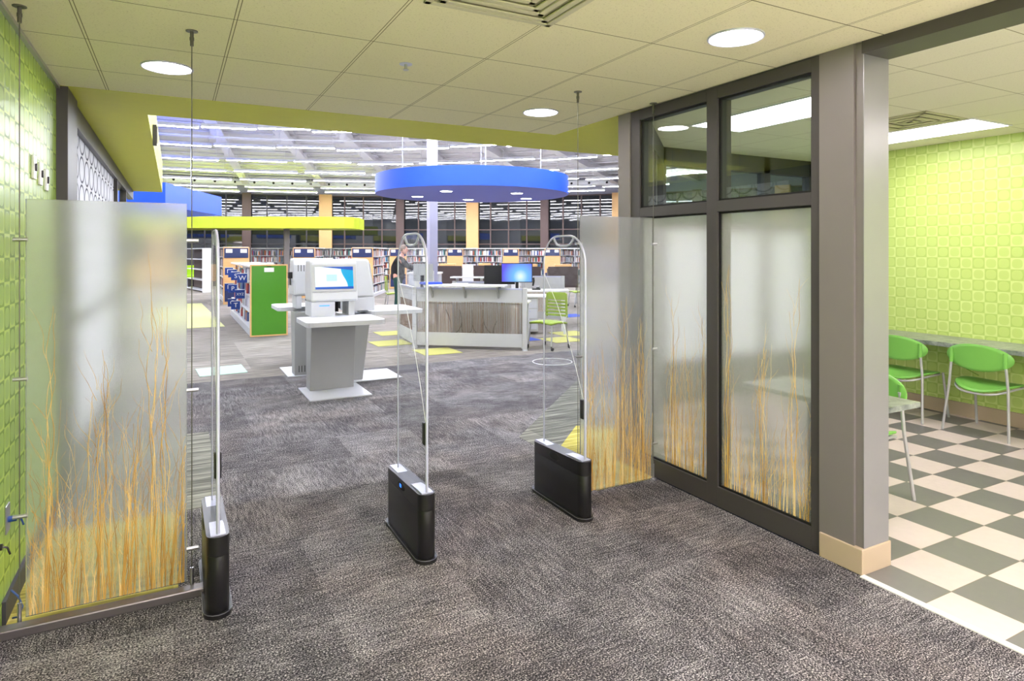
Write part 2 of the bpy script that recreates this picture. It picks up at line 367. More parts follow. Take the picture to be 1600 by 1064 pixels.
for k in range(4):
    t = thing('side_room_light', 'ceiling light of the side room behind the oval patterned glass', 'ceiling light', (-2.4, 5.6+2*k, HC), 0, 'side room lights behind the glass')
    B(-.6, .6, -.35, .35, -.02, 0).build('frame', M['white'], t); B(-.57, .57, -.32, .32, -.026, -.021).build('diffuser', emit('side_diffuser', (250, 250, 255), 30.0), t)
# hall shell
S(B(-12, 34, 5.47, 46, HZ, HZ+.1).build('ceiling', M['deck']))
S(B(XL-.2, 12, 5.2, 5.40, HC+.5, HZ).build('wall_back', M['white']))
S(B(12, 34, 5.3, 5.47, 0, HZ).build('wall_back', M['white'])); S(B(33.9, 34, 5.3, 46, 0, HZ).build('wall_right', M['white']))
S(B(6.72, 12, 4.95, 5.07, 0, HC).build('wall_back', M['olive']))
S(B(-12, XL-.02, 12.56, 12.66, 0, HZ).build('wall_back', M['white'])); S(B(-12.1, -12, 12.5, 46, 0, HZ).build('wall_left', M['white']))
S(B(XL-.1, XL-.02, 5.3, 12.6, HC+.5, HZ).build('wall_left', M['white']))
# cafe shell
S(B(6.66, 6.72, -3.5, 5.02, 0, CZ).build('wall_right', M['cafe_green']))
S(B(6.64, 6.66, -3.5, 5.02, 0, .13).build('baseboard_right', M['tanbase'], bevel=.003))
S(B(2.95, 6.72, -3.6, -3.5, 0, CZ).build('wall_back', M['white']))
S(MB().prism([(3.16, -3.5), (6.66, -3.5), (6.66, 5.02), (4.37, 5.02), (3.16, 3.84)], CZ, CZ+.06, 'z').build('ceiling', M['cafe_ceil']))
S(B(2.95, 3.16, -6.5, -1.6, 0, HC).build('wall_right', M['white']))
# column between storefront and cafe opening, door header
S(MB().prism([(2.95, 1.98), (2.95, 2.17), (3.16, 2.17), (3.16, 1.94), (3.125, 1.94), (3.125, 1.95), (3.112, 1.95), (3.112, 1.94), (2.965, 1.94), (2.965, 1.98)], 0, HC, 'z').build('trim_4', M['col_taupe']))
S(B(2.963, 3.16, 1.936, 1.940, .12, 2.53).build('trim_4', M['jamb']))
S(B(2.94, 3.172, 1.93, 2.165, 0, .125).build('baseboard_right', M['tanbase'], bevel=.004))
S(B(2.95, 3.16, -1.6, 1.94, 2.53, CZ).build('trim_5', M['frame']))
S(B(2.95, 3.16, 3.72, 3.86, 0, HC).build('trim_6', M['col_taupe'], bevel=.003))
# storefront
wn = bpy.data.objects.new('window_2', None); col.objects.link(wn); S(wn)
f = MB(); x0, x1 = 2.96, 3.08
for a, b in ((2.17, 2.225), (2.88, 2.97), (3.62, 3.72)): f.box(x0, x1, a, b, 0, HC)
for a, b in ((2.225, 2.88), (2.97, 3.62)):
    for c, d in ((0, .12), (1.815, 1.882), (2.515, HC)): f.box(x0, x1, a, b, c, d)
f.build('window_frame', M['frame'], wn, bevel=.002)
gk = MB()
for a, b in ((2.225, 2.88), (2.97, 3.62)):
    for c, d in ((.12, 1.815), (1.882, 2.515)):
        gk.box(2.975, 2.99, a, a+.012, c, d).box(2.975, 2.99, b-.012, b, c, d).box(2.975, 2.99, a, b, c, c+.012).box(2.975, 2.99, a, b, d-.012, d)
gk.build('gasket', M['blackm'], wn)
B(3.0, 3.006, 2.225, 2.88, 1.882, 2.515).build('pane', M['glass'], wn); B(3.0, 3.006, 2.97, 3.62, 1.882, 2.515).build('pane', M['glass'], wn)
pf = [B(2.985, 2.995, 2.225, 2.88, .12, 1.815).build('frosted_pane', M['frost_store'], wn), B(2.985, 2.995, 2.97, 3.62, .12, 1.815).build('frosted_pane', M['frost_store'], wn)]

def reeds(parent, a0, a1, z0, ztop, n, put, tall=(), r0=.0018, seed=1, hmax=.55):
    """wavy dried reeds laid in the face of a resin sheet; put(a, z) gives the 3D point"""
    rd = random.Random(seed); mb = MB()
    def strand(a, z, h, rr, amp, lean):
        ph = [rd.uniform(0, 6.28) for _ in range(3)]; pts = []; rad = []; m = max(9, int(h/.022))
        for i in range(m+1):
            t = i/m; zz = z+h*t
            g = lambda q: math.sin(q*9+ph[0])*.9+math.sin(q*24+ph[1])*.34+math.sin(q*52+ph[2])*.12
            aa = a+lean*h*t+amp*min(1, t*1.6)*(g(zz)-g(z))
            if aa < a0+.004 or aa > a1-.004 or zz > ztop: break
            pts.append(put(aa, zz)); rad.append(rr*(1.1-.8*t))
        if len(pts) > 2: mb.tube(pts, rad, 4)
        return pts
    for i in range(n):
        a = rd.uniform(a0+.01, a1-.01); h = .10+(ztop-z0)*hmax*(rd.random()**1.8); rr = r0*rd.choice((.35, .45, .6, .8, 1.3))
        strand(a, z0, h, rr, .010, rd.uniform(-.12, .12))
        for k in range(rd.randint(0, 3)):
            zz = z0+h*rd.uniform(.3, .8); strand(a+rd.uniform(-.012, .012), zz, min(ztop-zz, rd.uniform(.10, .30)), r0*.45, .024, rd.uniform(-.5, .5))
    for (a, h) in tall:
        for k in range(3):
            strand(a+rd.uniform(-.012, .012), z0, h*rd.uniform(.72, 1), r0*1.25, .014, rd.uniform(-.02, .02))
        for k in range(5):
            zz = z0+h*rd.uniform(.4, .85); strand(a, zz, h*.16, r0*.5, .03, rd.uniform(-.5, .5))
    return mb.build('reed_inlay', M['reed'], parent, kind='stuff')
reeds(pf[0], 2.23, 2.875, .13, 1.80, 85, lambda a, z: (2.984, a, z), ((2.83, 1.38), (2.55, 1.1), (2.35, 1.3)), seed=3, hmax=.5)
reeds(pf[1], 2.975, 3.40, .13, 1.80, 75, lambda a, z: (2.984, a, z), ((3.02, 1.2), (3.3, 1.3)), seed=4, hmax=.52)
# diagonal and north walls of the cafe: dark storefronts with clear glass above a solid apron
def storefront(p, q, bays, idx, ztop=2.45):
    wn = bpy.data.objects.new('window_%d' % idx, None); col.objects.link(wn); S(wn)
    d = Vector((q[0]-p[0], q[1]-p[1], 0)); L = d.length; wn.location = (p[0], p[1], 0); wn.rotation_euler = (0, 0, math.atan2(d.y, d.x))
    f = MB(); f.box(0, L, -.05, .05, 1.80, 1.88).box(0, L, -.05, .05, ztop, CZ).box(0, L, -.05, .05, 0, .12).box(0, L, -.05, .05, .36, .44)
    for i in range(bays+1):
        x = L*i/bays; f.box(max(0, x-.05), min(L, x+.05), -.05, .05, 0, CZ)
    f.build('window_frame', M['darkframe'], wn)
    for i in range(bays):
        B(L*i/bays+.05, L*(i+1)/bays-.05, -.004, .004, 1.88, ztop).build('pane', M['glass'], wn)
        B(L*i/bays+.05, L*(i+1)/bays-.05, -.004, .004, .44, 1.80).build('frosted_pane', M['film'], wn)
    B(0.05, L-.05, -.02, .02, .12, .36).build('apron_panel', M['frame'], wn)
storefront((3.16, 3.86), (4.37, 5.04), 2, 3); storefront((4.37, 5.04), (6.66, 5.04), 3, 4)

# ================================================================ ceiling fittings
def downlight(loc, label, first=[None]):
    if first[0] is None:
        t = thing('downlight', label, 'ceiling light', loc, 0, 'round recessed downlights in the corridor ceiling')
        m = MB(); n = 40
        m.tube([(math.cos(2*math.pi*k/n)*.125, math.sin(2*math.pi*k/n)*.125, -.004) for k in range(n)], .006, 8, True)
        m.build('trim_ring', M['alu'], t, True)
        MB().cyl(0, 0, -.004, 0.0, .12, 40).build('lens', M['e_down'], t); first[0] = t; return t
    return dup(first[0], loc, 0, label)
downlight((2.36, 2.18, HC), 'large round downlight in the tiled ceiling nearest the grey column')
downlight((2.37, 4.02, HC), 'small round downlight in the ceiling above the right frosted screen')
downlight((-.03, 4.01, HC), 'round downlight in the ceiling above the left frosted screen beside its cable')
for x, y in ((-.03, 2.18), (-.03, .5), (2.5, .5)): downlight((x, y, HC), 'unseen round downlight in the ceiling behind the viewer')  # all unseen; the rearmost pair is added to even out the corridor light
def ceiling_vent(x0, y0, s, z, label):
    t = thing('ceiling_vent', label, 'air vent', (x0+s/2, y0+s/2, z))
    for i, k in enumerate((.5, .42, .34, .26, .18, .10)):
        a = s*k; th = .012; h = -.004-.004*(i % 2); m = MB()
        for (p, q, r_, s_) in ((-a, a, -a, -a+.05*s), (-a, a, a-.05*s, a), (-a, -a+.05*s, -a, a), (a-.05*s, a, -a, a)):
            m.box(p, q, r_, s_, h-.004, h+.004)
        m.build('frame' if i == 0 else 'louvre', M['vent'], t, bevel=.003)
    B(-s*.45, s*.45, -s*.45, s*.45, -.001, 0).build('throat', M['ventdark'] if z == CZ else plain('vent_throat_light', (150, 146, 118), .8), t)
M['vent'] = plain('vent_enamel', (196, 192, 160), .5); M['ventdark'] = plain('vent_throat', (60, 62, 48), .8)
ceiling_vent(.90, 1.87, .6, HC, 'square louvred air diffuser in the corridor ceiling at the top edge')
ceiling_vent(5.0, 2.78, .58, CZ, 'dark louvred air vent in the cafe ceiling beside the bright light panel')
t = thing('sprinkler_head', 'small round sprinkler head in the corridor ceiling tile', 'sprinkler', (1.116, 3.335, HC))
MB().cyl(0, 0, -.004, 0, .035).build('escutcheon', M['alu'], t, True); MB().cyl(0, 0, -.03, -.004, .008, 12).cyl(0, 0, -.034, -.03, .016, 12).build('deflector', M['steel'], t)
def troffer(x0, y0, label):
    t = thing('ceiling_light_panel', label, 'ceiling light', (x0, y0, CZ), 0, 'rectangular light panels in the cafe ceiling')
    m = MB(); m.box(0, .6, 0, .02, -.008, 0).box(0, .6, 1.19, 1.21, -.008, 0).box(0, .02, .02, 1.19, -.008, 0).box(.58, .6, .02, 1.19, -.008, 0); m.build('frame', M['white'], t)
    B(.02, .58, .02, 1.19, -.006, -.001).build('diffuser', M['e_cafe'], t)
troffer(5.6, 2.75, 'bright rectangular light panel in the cafe ceiling beside the green wall')
troffer(3.82, 2.83, 'bright rectangular light panel seen through the upper clear pane')
for k, (a, b) in enumerate(((3.9, -.6), (5.4, -.6), (3.9, -2.6), (5.4, -2.6))): troffer(a, b, 'unseen rectangular light panel added to the cafe ceiling behind the viewer')  # out of view, added to brighten the cafe and its ceiling
for a in (.0, 1.5):  # unseen panels added as fill to lift the corridor ceiling
    for b in (-6.2, -4.4, -2.6, -.9):
        t = thing('added_fill_panel', 'unseen rectangular fill panel added behind the viewer to brighten the corridor', 'ceiling light', (a, b, HC), 0, 'added fill panels behind the viewer')
        B(-.02, .82, -.02, 1.22, -.006, 0).build('frame', M['white'], t); B(0, .8, 0, 1.2, -.012, -.007).build('diffuser', emit('added_fill_diffuser', (253, 241, 250), E_FILL), t)

# ================================================================ suspended frosted screens
def rod_set(x, y, ztop, zs, label, grp='steel cables holding the frosted screens', lean=0):
    t = thing('suspension_cable', label, 'cable', (x, y, 0), 0, grp)
    MB().cyl(0, 0, ztop-.004, ztop, .026).build('ceiling_flange', M['cablemetal'], t, True)
    MB().cyl(0, 0, ztop-.07, ztop-.004, .008, 14).cyl(0, 0, ztop-.045, ztop-.03, .010, 14).build('turnbuckle', M['cablemetal'], t, True)
    MB().cyl(0, 0, .03, ztop-.07, .0022, 8).build('wire', M['cablemetal'], t)
    MB().cyl(0, 0, 0, .012, .02, 16).cyl(0, 0, .012, .11, .008, 14).build('floor_anchor', M['steel'], t, True)
    for z in zs:
        MB().tube([(-.022, -.004, z), (.028, -.004, z)], .0085, 12).build('clamp', M['steel'], t, True)
M['cablemetal'] = plain('dull_steel', (110, 108, 98), .4, .6)
def screen(x0, x1, y, ztop, n, tall, seed, label, zb=.045):
    t = thing('frosted_screen', label, 'screen panel', (x0, y, 0))
    B(0, x1-x0, 0, .012, zb, ztop).build('resin_sheet', M['frost'], t, bevel=.002)
    reeds(t, 0, x1-x0, zb+.005, ztop-.03, n, lambda a, z: (a, -.0008, z), tall, seed=seed, hmax=.5)
screen(-.545, .055, 3.30, 1.79, 150, ((.46, 1.62), (.50, 1.3), (.07, 1.35), (.25, 1.1), (.29, 1.05)), 21, 'tall frosted resin screen with embedded reeds beside the green wall')
screen(2.30, 2.895, 3.40, 1.80, 140, ((.46, 1.15), (.33, 1.25), (.08, .9), (.5, 1.1)), 22, 'tall frosted resin screen with embedded reeds beside the right detection gate', .02)
rod_set(-.565, 3.30, HC, (.47, 1.04, 1.62), 'cable and clamps at the wall side of the left frosted screen')
rod_set(.075, 3.30, HC, (.20, .93, 1.62), 'cable and clamps at the gate side of the left frosted screen')
rod_set(2.28, 3.40, HC, (.9, 1.62), 'cable and clamps at the gate side of the right frosted screen')
rod_set(2.915, 3.42, HC, (.25, .9, 1.62), 'cable and clamps between the right frosted screen and the window frame')
tag(B(XL+.005, .125, 3.225, 3.285, 0, .04).build('floor_rail', M['railm'] if 'railm' in M else plain('rail_steel', (128, 122, 122), .35, .7), bevel=.006), 'long grey metal rail on the carpet in front of the left frosted screen', 'floor rail')

# ================================================================ detection gates
def arch_pts(y0, y1, z0, z1, rad, n=10):
    pts = [(y0, z0)]
    for k in range(n+1): a = math.pi-k/n*math.pi/2; pts.append((y0+rad+rad*math.cos(a), z1-rad+rad*math.sin(a)*1.0))
    for k in range(n+1): a = math.pi/2-k/n*math.pi/2; pts.append((y1-rad+rad*math.cos(a), z1-rad+rad*math.sin(a)*1.0))
    pts.append((y1, z0)); return pts
def make_gate(label):
    t = thing('security_gate', label, 'security gate', (0, 0, 0), 0, 'library detection gates across the entrance')
    # local: y 0 (near) .. .56 (far); x centre 0
    P = arch_pts(.03, .50, .33, 1.665, .17)
    pm = MB().prism(P, -.006, .006, 'x'); pm.build('acrylic_panel', M['acrylic'], t)
    mid = len(P)//2
    near = [(0, y, z) for y, z in P[:mid+1]]; far = [(0, y, z) for y, z in P[mid:]]
    MB().tube(near, [.0075]*(len(near)-6)+[.0065]*6, 10).build('edge_tube', M['alu'], t, True)
    MB().tube(far, [.007]*4+[.0045]*(len(far)-4), 8).build('edge_strip', M['alu'], t, True)
    hp = [(0, .15, 1.655), (0, .165, 1.635), (0, .19, 1.612), (0, .23, 1.604), (0, .30, 1.604), (0, .34, 1.612), (0, .365, 1.635), (0, .38, 1.655)]
    MB().tube(hp, .007, 8).build('handle_rim', M['alu'], t, True)
    m = MB(); m.prism([(.035, .33), (.06, .60-.25+.25), (.06, .60), (.035, .60)], -.001, .001, 'x')
    B(-.015, .015, .035, .066, .585, .70).build('cable_clip', M['black'], t, bevel=.006)
    m.bm.free()
    w_ = [(0, .05, .70), (0, .12, .86), (0, .22, 1.05), (0, .34, 1.24), (0, .44, 1.36), (0, .49, 1.42)]
    MB().tube(w_, .0018, 6).build('antenna_wire', M['paper'], t)
    # base
    def stad(w, y0, y1, n=8):
        pts = []
        for k in range(n+1): a = math.pi+k/n*math.pi; pts.append((w*math.cos(a), y0+w+w*math.sin(a)))
        for k in range(n+1): a = k/n*math.pi; pts.append((w*math.cos(a), y1-w+w*math.sin(a)))
        return pts
    MB().prism(stad(.058, -.012, .60), 0, .022, 'z').build('floor_plate', M['black'], t, True)
    MB().prism(stad(.0588, -.0128, .6008), .018, .0215, 'z').build('floor_trim', M['steel'], t, True)
    MB().prism(stad(.046, .0, .58), .022, .262, 'z').build('base_housing', M['black'], t, True, bevel=.002)
    # cap with scooped top
    st = stad(.0465, -.0005, .5805); bm = MB(); lo = [bm.bm.verts.new((x, y, .264)) for x, y in st]
    def ht(y): return .338+.0*y-.020*math.exp(-((y-.30)/.09)**2)+.008*math.cos(y/.58*math.pi)
    hi = [bm.bm.verts.new((x, y, ht(y))) for x, y in st]; N = len(st)
    for i in range(N): bm.bm.faces.new([lo[i], lo[(i+1) % N], hi[(i+1) % N], hi[i]])
    bm.bm.faces.new(lo[::-1]); bm.bm.faces.new(hi); bm.build('base_cap', M['black'], t, True)
    ys = [.02+.54*i/24 for i in range(25)]; tp = MB()
    for i in range(24):
        a, b = ys[i], ys[i+1]; wa = .030-.012*math.exp(-((a-.30)/.08)**2); wb = .030-.012*math.exp(-((b-.30)/.08)**2)
        q = [(-wa, a, ht(a)+.001), (wa, a, ht(a)+.001), (wb, b, ht(b)+.001), (-wb, b, ht(b)+.001)]
        tv = [tp.bm.verts.new((x, y, z+.004)) for x, y, z in q]; bv = [tp.bm.verts.new((x, y, z-.006)) for x, y, z in q]
        tp.bm.faces.new(tv); tp.bm.faces.new(bv[::-1])
        for j in range(4): tp.bm.faces.new([bv[j], bv[(j+1) % 4], tv[(j+1) % 4], tv[j]])
    tp.build('top_inlay', M['alu'], t, True)
    MB().ell((-.0462, .30, .302), (.004, .06, .022)).build('grip_recess', M['blackm'], t, True)
    return t
g0 = make_gate('left detection gate seen nearly edge on beside the frosted screen')
g0.location = (.17, 3.0, 0)
g1 = dup(g0, (1.135, 3.03, 0), 0, 'middle detection gate standing alone with a lit blue indicator on its base')
B(-.051, -.046, .29, .315, .296, .312).build('indicator_light', M['e_led'], g1)
g2 = dup(g0, (2.13, 3.07, 0), 0, 'right detection gate in front of the right frosted screen')

# ================================================================ wall fittings on the left wall
def plate(y, z, w, h, label, dark=True, cat='wall switch', name='wall_control'):
    t = thing(name, label, cat, (XL, y, z)); B(0, .012, -w/2, w/2, -h/2, h/2).build('cover_plate', M['lam'], t, bevel=.003)
    if dark: B(.012, .020, -w*.12, w*.12, -h*.16, h*.16).build('toggle', M['black'], t, bevel=.001)
plate(4.02, 2.0, .075, .12, 'nearest white control plate on the green wall above the screen')
plate(4.20, 1.985, .075, .12, 'middle white control plate on the green wall')
plate(4.38, 1.97, .075, .12, 'farthest white control plate on the green wall near the dark post')
for y, z, l in ((3.19, .40, 'lower steel outlet plate with a black plug on the green wall'), (3.45, .42, 'upper steel outlet plate with a blue connector on the green wall')):
    t = thing('wall_outlet', l, 'outlet', (XL, y, z)); B(0, .006, -.037, .037, -.06, .06).build('cover_plate', M['steel'], t, bevel=.002)
    MB().tube([(.006, 0, -.005), (.035, 0, -.005)], .013, 10).tube([(.035, 0, -.005), (.05, 0, -.01), (.058, .004, -.04)], .004, 8).build('plug', M['black'] if y < 3.3 else plain('blue_connector', (40, 80, 160), .4), t, True)
tag(MB().tube([(XL+.03, 3.37, .14), (XL+.06, 3.34, .12), (XL+.075, 3.33, .08), (XL+.06, 3.35, .03), (XL+.03, 3.4, .008)], .004, 8).build('floor_cable', plain('blue_cable', (60, 90, 150), .5), None, True), 'small blue cable looping down at the foot of the green wall', 'cable')

# ================================================================ HALL: far wall, windows, roof
RW = 29.5
bear = [0.4+7.95*i for i in range(-4, 10)]
for i in range(len(bear)-1):
    b0, b1 = bear[i], bear[i+1]; p, q = pol(RW, b0), pol(RW, b1); d = Vector((q[0]-p[0], q[1]-p[1], 0)); L = d.length; rz = math.atan2(d.y, d.x)
    wn = bpy.data.objects.new('window_%d' % (5+i), None); col.objects.link(wn); S(wn); wn.location = (p[0], p[1], 0); wn.rotation_euler = (0, 0, rz)
    m = MB()
    for k in range(5): m.box(L*k/4-.035, L*k/4+.035, -.06, .06, .9, 4.68)
    for z in (.9, 1.95, 2.76, 4.62): m.box(0, L, -.05, .05, z, z+.06)
    m.build('window_frame', M['brown'] if i > 5 else M['darkframe'], wn)
    B(0, L, -.01, .01, .9, 4.68).build('pane', M['night'], wn)
    o = S(B(0, L, -.08, .10, 4.68, HZ).build('wall_far', M['hallgrey'] if 'hallgrey' in M else M.setdefault('hallgrey', plain('grey_white_wall', (150, 150, 166), .7)))); o.location = wn.location; o.rotation_euler = (0, 0, rz)
    o = S(B(0, L, -.08, .10, 0, .9).build('wall_far', M['tan'])); o.location = wn.location; o.rotation_euler = (0, 0, rz)
    big = (i % 2 == 0); w_ = .34 if big else .22
    o = S(B(-w_, w_, -.28, .1, 0, 4.72).build('trim_%d' % (20+i), M['tan'] if big else M['brown'])); o.location = wn.location; o.rotation_euler = (0, 0, R(-b0))
# perforated duct along the far wall
pts = [(*pol(RW-.9, b), 5.22) for b in [bear[2]+k*2.65 for k in range(25)]]
duct = thing('air_duct', 'long white air duct with round black outlets under the hall ceiling', 'duct')
MB().tube(pts, .17, 12).build('duct_body', M['white'], duct, True)
mo = MB()
for b in [bear[2]+k*1.9 for k in range(34)]:
    x, y = pol(RW-1.07, b); mo.tube([(x, y, 5.2), (x-.04*math.sin(R(b)), y-.04*math.cos(R(b)), 5.19)], .06, 12)
mo.build('outlet_ports', M['blackm'], duct)
# radial beams with flanges, joists
for j, b in enumerate([0.4+7.95*k for k in range(-3, 8)]):
    m = MB(); m.box(-.16, .16, 2.5, RW, 5.12, 5.15).box(-.16, .16, 2.5, RW, 5.47, 5.50).box(-.02, .02, 2.5, RW, 5.15, 5.47)
    o = S(m.build('ceiling_beam', M['deck'])); o.location = (CX, CY, 0); o.rotation_euler = (0, 0, R(-b))
m = MB()
for r in [3.2+1.3*k for k in range(20)]:
    for j in range(-3, 7):
        b0, b1 = .4+7.95*j, .4+7.95*(j+1); p, q = pol(r, b0), pol(r, b1)
        m.tube([(*p, 5.44), (*q, 5.44)], .035, 4)
S(m.build('ceiling_joist', M['deck']))
m = MB()
for r, z in ((8.6, 5.0), (13.1, 4.98), (17.5, 4.96), (21.7, 4.95)):
    m.tube([(*pol(r, -20+4*k), z) for k in range(23)], .03, 6)
tag(m.build('ceiling_pipe', M['white']), 'thin white sprinkler pipes crossing under the hall roof deck', 'pipe', kind='stuff')
# linear lights
def hang_light(L, loc, rz, label, cache={}):
    key = round(L, 2)
    if key not in cache:
        t = thing('hanging_light', label, 'ceiling light', loc, rz, 'linear lights hung under the hall roof')
        B(-L/2, L/2, -.05, .05, .0, .08).build('housing', M['white'], t)
        B(-L/2+.02, L/2-.02, -.046, .046, -.010, -.001).build('diffuser', M['e_hall'], t)
        for sx in (-1, 1): MB().cyl(sx*L*.46, 0, .09, HZ-loc[2], .007, 6).build('hanger', M['white'], t)
        cache[key] = t; return t
    return dup(cache[key], loc, rz, label)
for a in (.9, 3.6, 6.3, 9.0):  # two unseen rows added to brighten the kiosks and far carpet
    for b in (6.35, 8.9): hang_light(2.5, (a, b, 4.55), 0, 'unseen linear light added to brighten the kiosk area, hidden by the soffit')
ords = ['first', 'second', 'third', 'fourth', 'fifth', 'sixth', 'seventh', 'eighth', 'ninth', 'tenth', 'eleventh']
for ri, r in enumerate((6.6, 9.3, 12.2, 15.2, 18.2, 21.2, 24.4, 26.6)):
    ks = range(-3, 8) if ri > 3 else range(-2, 8)
    n_ = 0
    for k in ks:
        b = .4+7.95*(k+.5); x, y = pol(r, b)
        if x < -1.2 and y < 13: continue
        if y < 6.2 or (x > 20): continue
        L = 2*r*math.tan(R(3.97))*.97 if r < 14 else 2*r*math.tan(R(3.97))*.90
        hang_light(L, (x, y, 4.55+.03*((k*7) % 3)), R(-b), 'white linear light, %s row back from the entrance, %s from the left' % (ords[ri], ords[n_])); n_ += 1
# steel hall column
S(MB().box(-.105, .105, -.105, .105, 0, HZ).build('trim_40', plain('lilac_column_paint', (172, 172, 194), .6))).location = (*cam2w(-2.0, 16.0), 0)

# ================================================================ canopies
cx, cy = cam2w(-.76, 12.3); ZB = 2.66
t = thing('ceiling_disc', 'large round blue ceiling disc floating above the service desk', 'ceiling canopy', (cx, cy, ZB))
MB().cyl(0, 0, 0, .33, 1.84, 96).build('blue_drum', M['blue'], t, True)
M['bluedull'] = plain('blue_underside', (104, 112, 205), .6)
MB().cyl(0, 0, -.004, 0.001, 1.835, 96).build('underside', M['bluedull'], t)
for u, v in ((-.42, -.85), (.85, -.45), (-1.1, .25), (-.15, 1.0), (1.05, .75)):
    a, b = u*math.cos(TH)+v*math.sin(TH), -u*math.sin(TH)+v*math.cos(TH)
    r_ = MB().cyl(a, b, -.012, -.004, .12, 28).build('light_ring', M['alu'], t, True); MB().cyl(a, b, -.014, -.011, .105, 28).build('lens', M['e_disc'], r_)
for u, v in ((-1.3, -.3), (1.3, -.3), (.1, 1.3), (.3, -1.2)):
    a, b = u*math.cos(TH)+v*math.sin(TH), -u*math.sin(TH)+v*math.cos(TH); MB().cyl(a, b, .33, HZ-ZB, .01, 8).build('suspension_rod', M['white'], t)
P = [cam2w(-10.4, 15.0), cam2w(-8.15, 15.0), cam2w(-8.65, 19.0), cam2w(-11.5, 20.5)]
bs = thing('blue_canopy', 'angular blue canopy box beyond the left frosted screen', 'ceiling canopy', (0, 0, 2.64))
MB().prism(P, 0, .55, 'z').build('canopy_box', plain('deep_blue_canopy_paint', (36, 92, 228), .5), bs)
for u, v in ((-9.2, 15.6), (-9.3, 18.5)): MB().cyl(*cam2w(u, v), .55, HZ-2.64, .012, 8).build('suspension_rod', M['white'], bs)
Pl = [cam2w(-17.2, 28.0), cam2w(-13.4, 28.6), cam2w(-8.2, 28.8), cam2w(-7.6, 28.95), cam2w(-7.25, 29.3), cam2w(-7.15, 29.9), cam2w(-7.3, 31.5), cam2w(-17.2, 31.5)]
ls = thing('lime_canopy', 'long lime green canopy with a rounded end before the far windows', 'ceiling canopy', (0, 0, 2.62))
MB().prism(Pl, 0, .52, 'z').build('canopy_box', M['lime'], ls)
for u in (-14, -10.6): x, y = cam2w(u, 30); B(-.12, .12, -.12, .12, -2.62, 0).build('post', M['col_taupe'], ls).location = (x, y, 0)
t = thing('wall_speaker', 'small dark box speaker on the edge of the olive soffit', 'speaker', (-.17, 11.9, 2.75))
B(0, .06, -.10, .10, 0, .33).build('speaker_body', M['darkframe'], t, bevel=.004); B(.06, .066, -.08, .08, .03, .3).build('grille', M['blackm'], t)
t.location = (-.17, 6.8, 2.56); t.scale = (.55, .55, .55)

# ================================================================ self-service kiosks
def make_kiosk(label):
    t = thing('self_service_kiosk', label, 'kiosk', (0, 0, 0), 0, 'self checkout kiosks')
    # local: faces -Y, centre x=0, base front y=0
    B(-.33, .33, 0, .72, 0, .012).build('base_plate', M['kiosk'], t, bevel=.003)
    prof = [(.48, .012), (.70, .012), (.70, .80), (.38, .80)]
    MB().prism(prof, -.245, .245, 'x').build('pedestal', M['kgrey'], t, bevel=.004)
    m = MB(); w, y0, y1, rr = .41, -.25, .42, .07
    pts = []
    for cx_, cy_, a0 in ((w-rr, y1-rr, 0), (-w+rr, y1-rr, 90), (-w+rr, y0+rr, 180), (w-rr, y0+rr, 270)):
        for k in range(7): a = R(a0+k*15); pts.append((cx_+rr*math.cos(a), cy_+rr*math.sin(a)))
    m.prism(pts, .80, .85, 'z').build('counter_shelf', M['kiosk'], t, bevel=.004)
    head = [(.33, 1.01), (.70, 1.01), (.70, 1.40), (.66, 1.48), (.44, 1.48), (.40, 1.46)]
    MB().prism(head, -.26, .26, 'x').build('head_unit', M['kiosk'], t, bevel=.025)
    B(-.257, .0, .335, .70, .85, 1.01).build('reader_box', M['kiosk'], t, bevel=.004)
    B(.16, .225, .37, .69, .85, 1.01).build('side_support', M['kiosk'], t, bevel=.004)
    B(-.17, -.06, .331, .336, .965, .975).build('slot_light', M['e_led'], t)
    v = MB()
    for k in range(3): v.box(.13+.035*k, .138+.035*k, .699, .702, 1.32, 1.40)
    for k in range(5): v.box(.05+.035*k, .058+.035*k, .699, .702, .05, .13)
    v.box(-.03, .12, .699, .7015, .865, .995)
    v.build('rear_vents', M['blackm'], t)
    # screen on leaning face
    ang = math.atan2(.40-.33, 1.46-1.01)
    sc = B(-.21, .21, -.006, 0.0, -.125, .125); so = sc.build('screen', M['kscreen'], t); so.location = (-.0, .3675, 1.275); so.rotation_euler = (-ang, 0, 0)
    bz = MB(); bz.box(-.245, .245, -.003, .004, .125, .15).box(-.245, .245, -.003, .004, -.15, -.125).box(-.245, -.21, -.003, .004, -.125, .125).box(.21, .245, -.003, .004, -.125, .125)
    bo = bz.build('bezel', M['kgrey2'] if 'kgrey2' in M else M.setdefault('kgrey2', plain('bezel_grey', (196, 198, 202), .4)), t, bevel=.002); bo.location = so.location; bo.rotation_euler = so.rotation_euler
    B(.262, .275, .46, .51, 1.14, 1.24).build('card_reader', M['black'], t, bevel=.003)
    return t
k1 = make_kiosk('front self checkout kiosk with a lit screen facing the entrance'); k1.location = (1.59, 6.87, 0)
k2 = dup(k1, (1.59, 9.05, 0), R(180), 'rear self checkout kiosk turned away, its vented white back to the entrance')
B(.26, .31, .55, .62, 1.23, 1.31).build('scanner', M['black'], k2, bevel=.004)
k3 = dup(k1, (2.52, 7.98, 0), R(90), 'right self checkout kiosk turned sideways behind the front one')
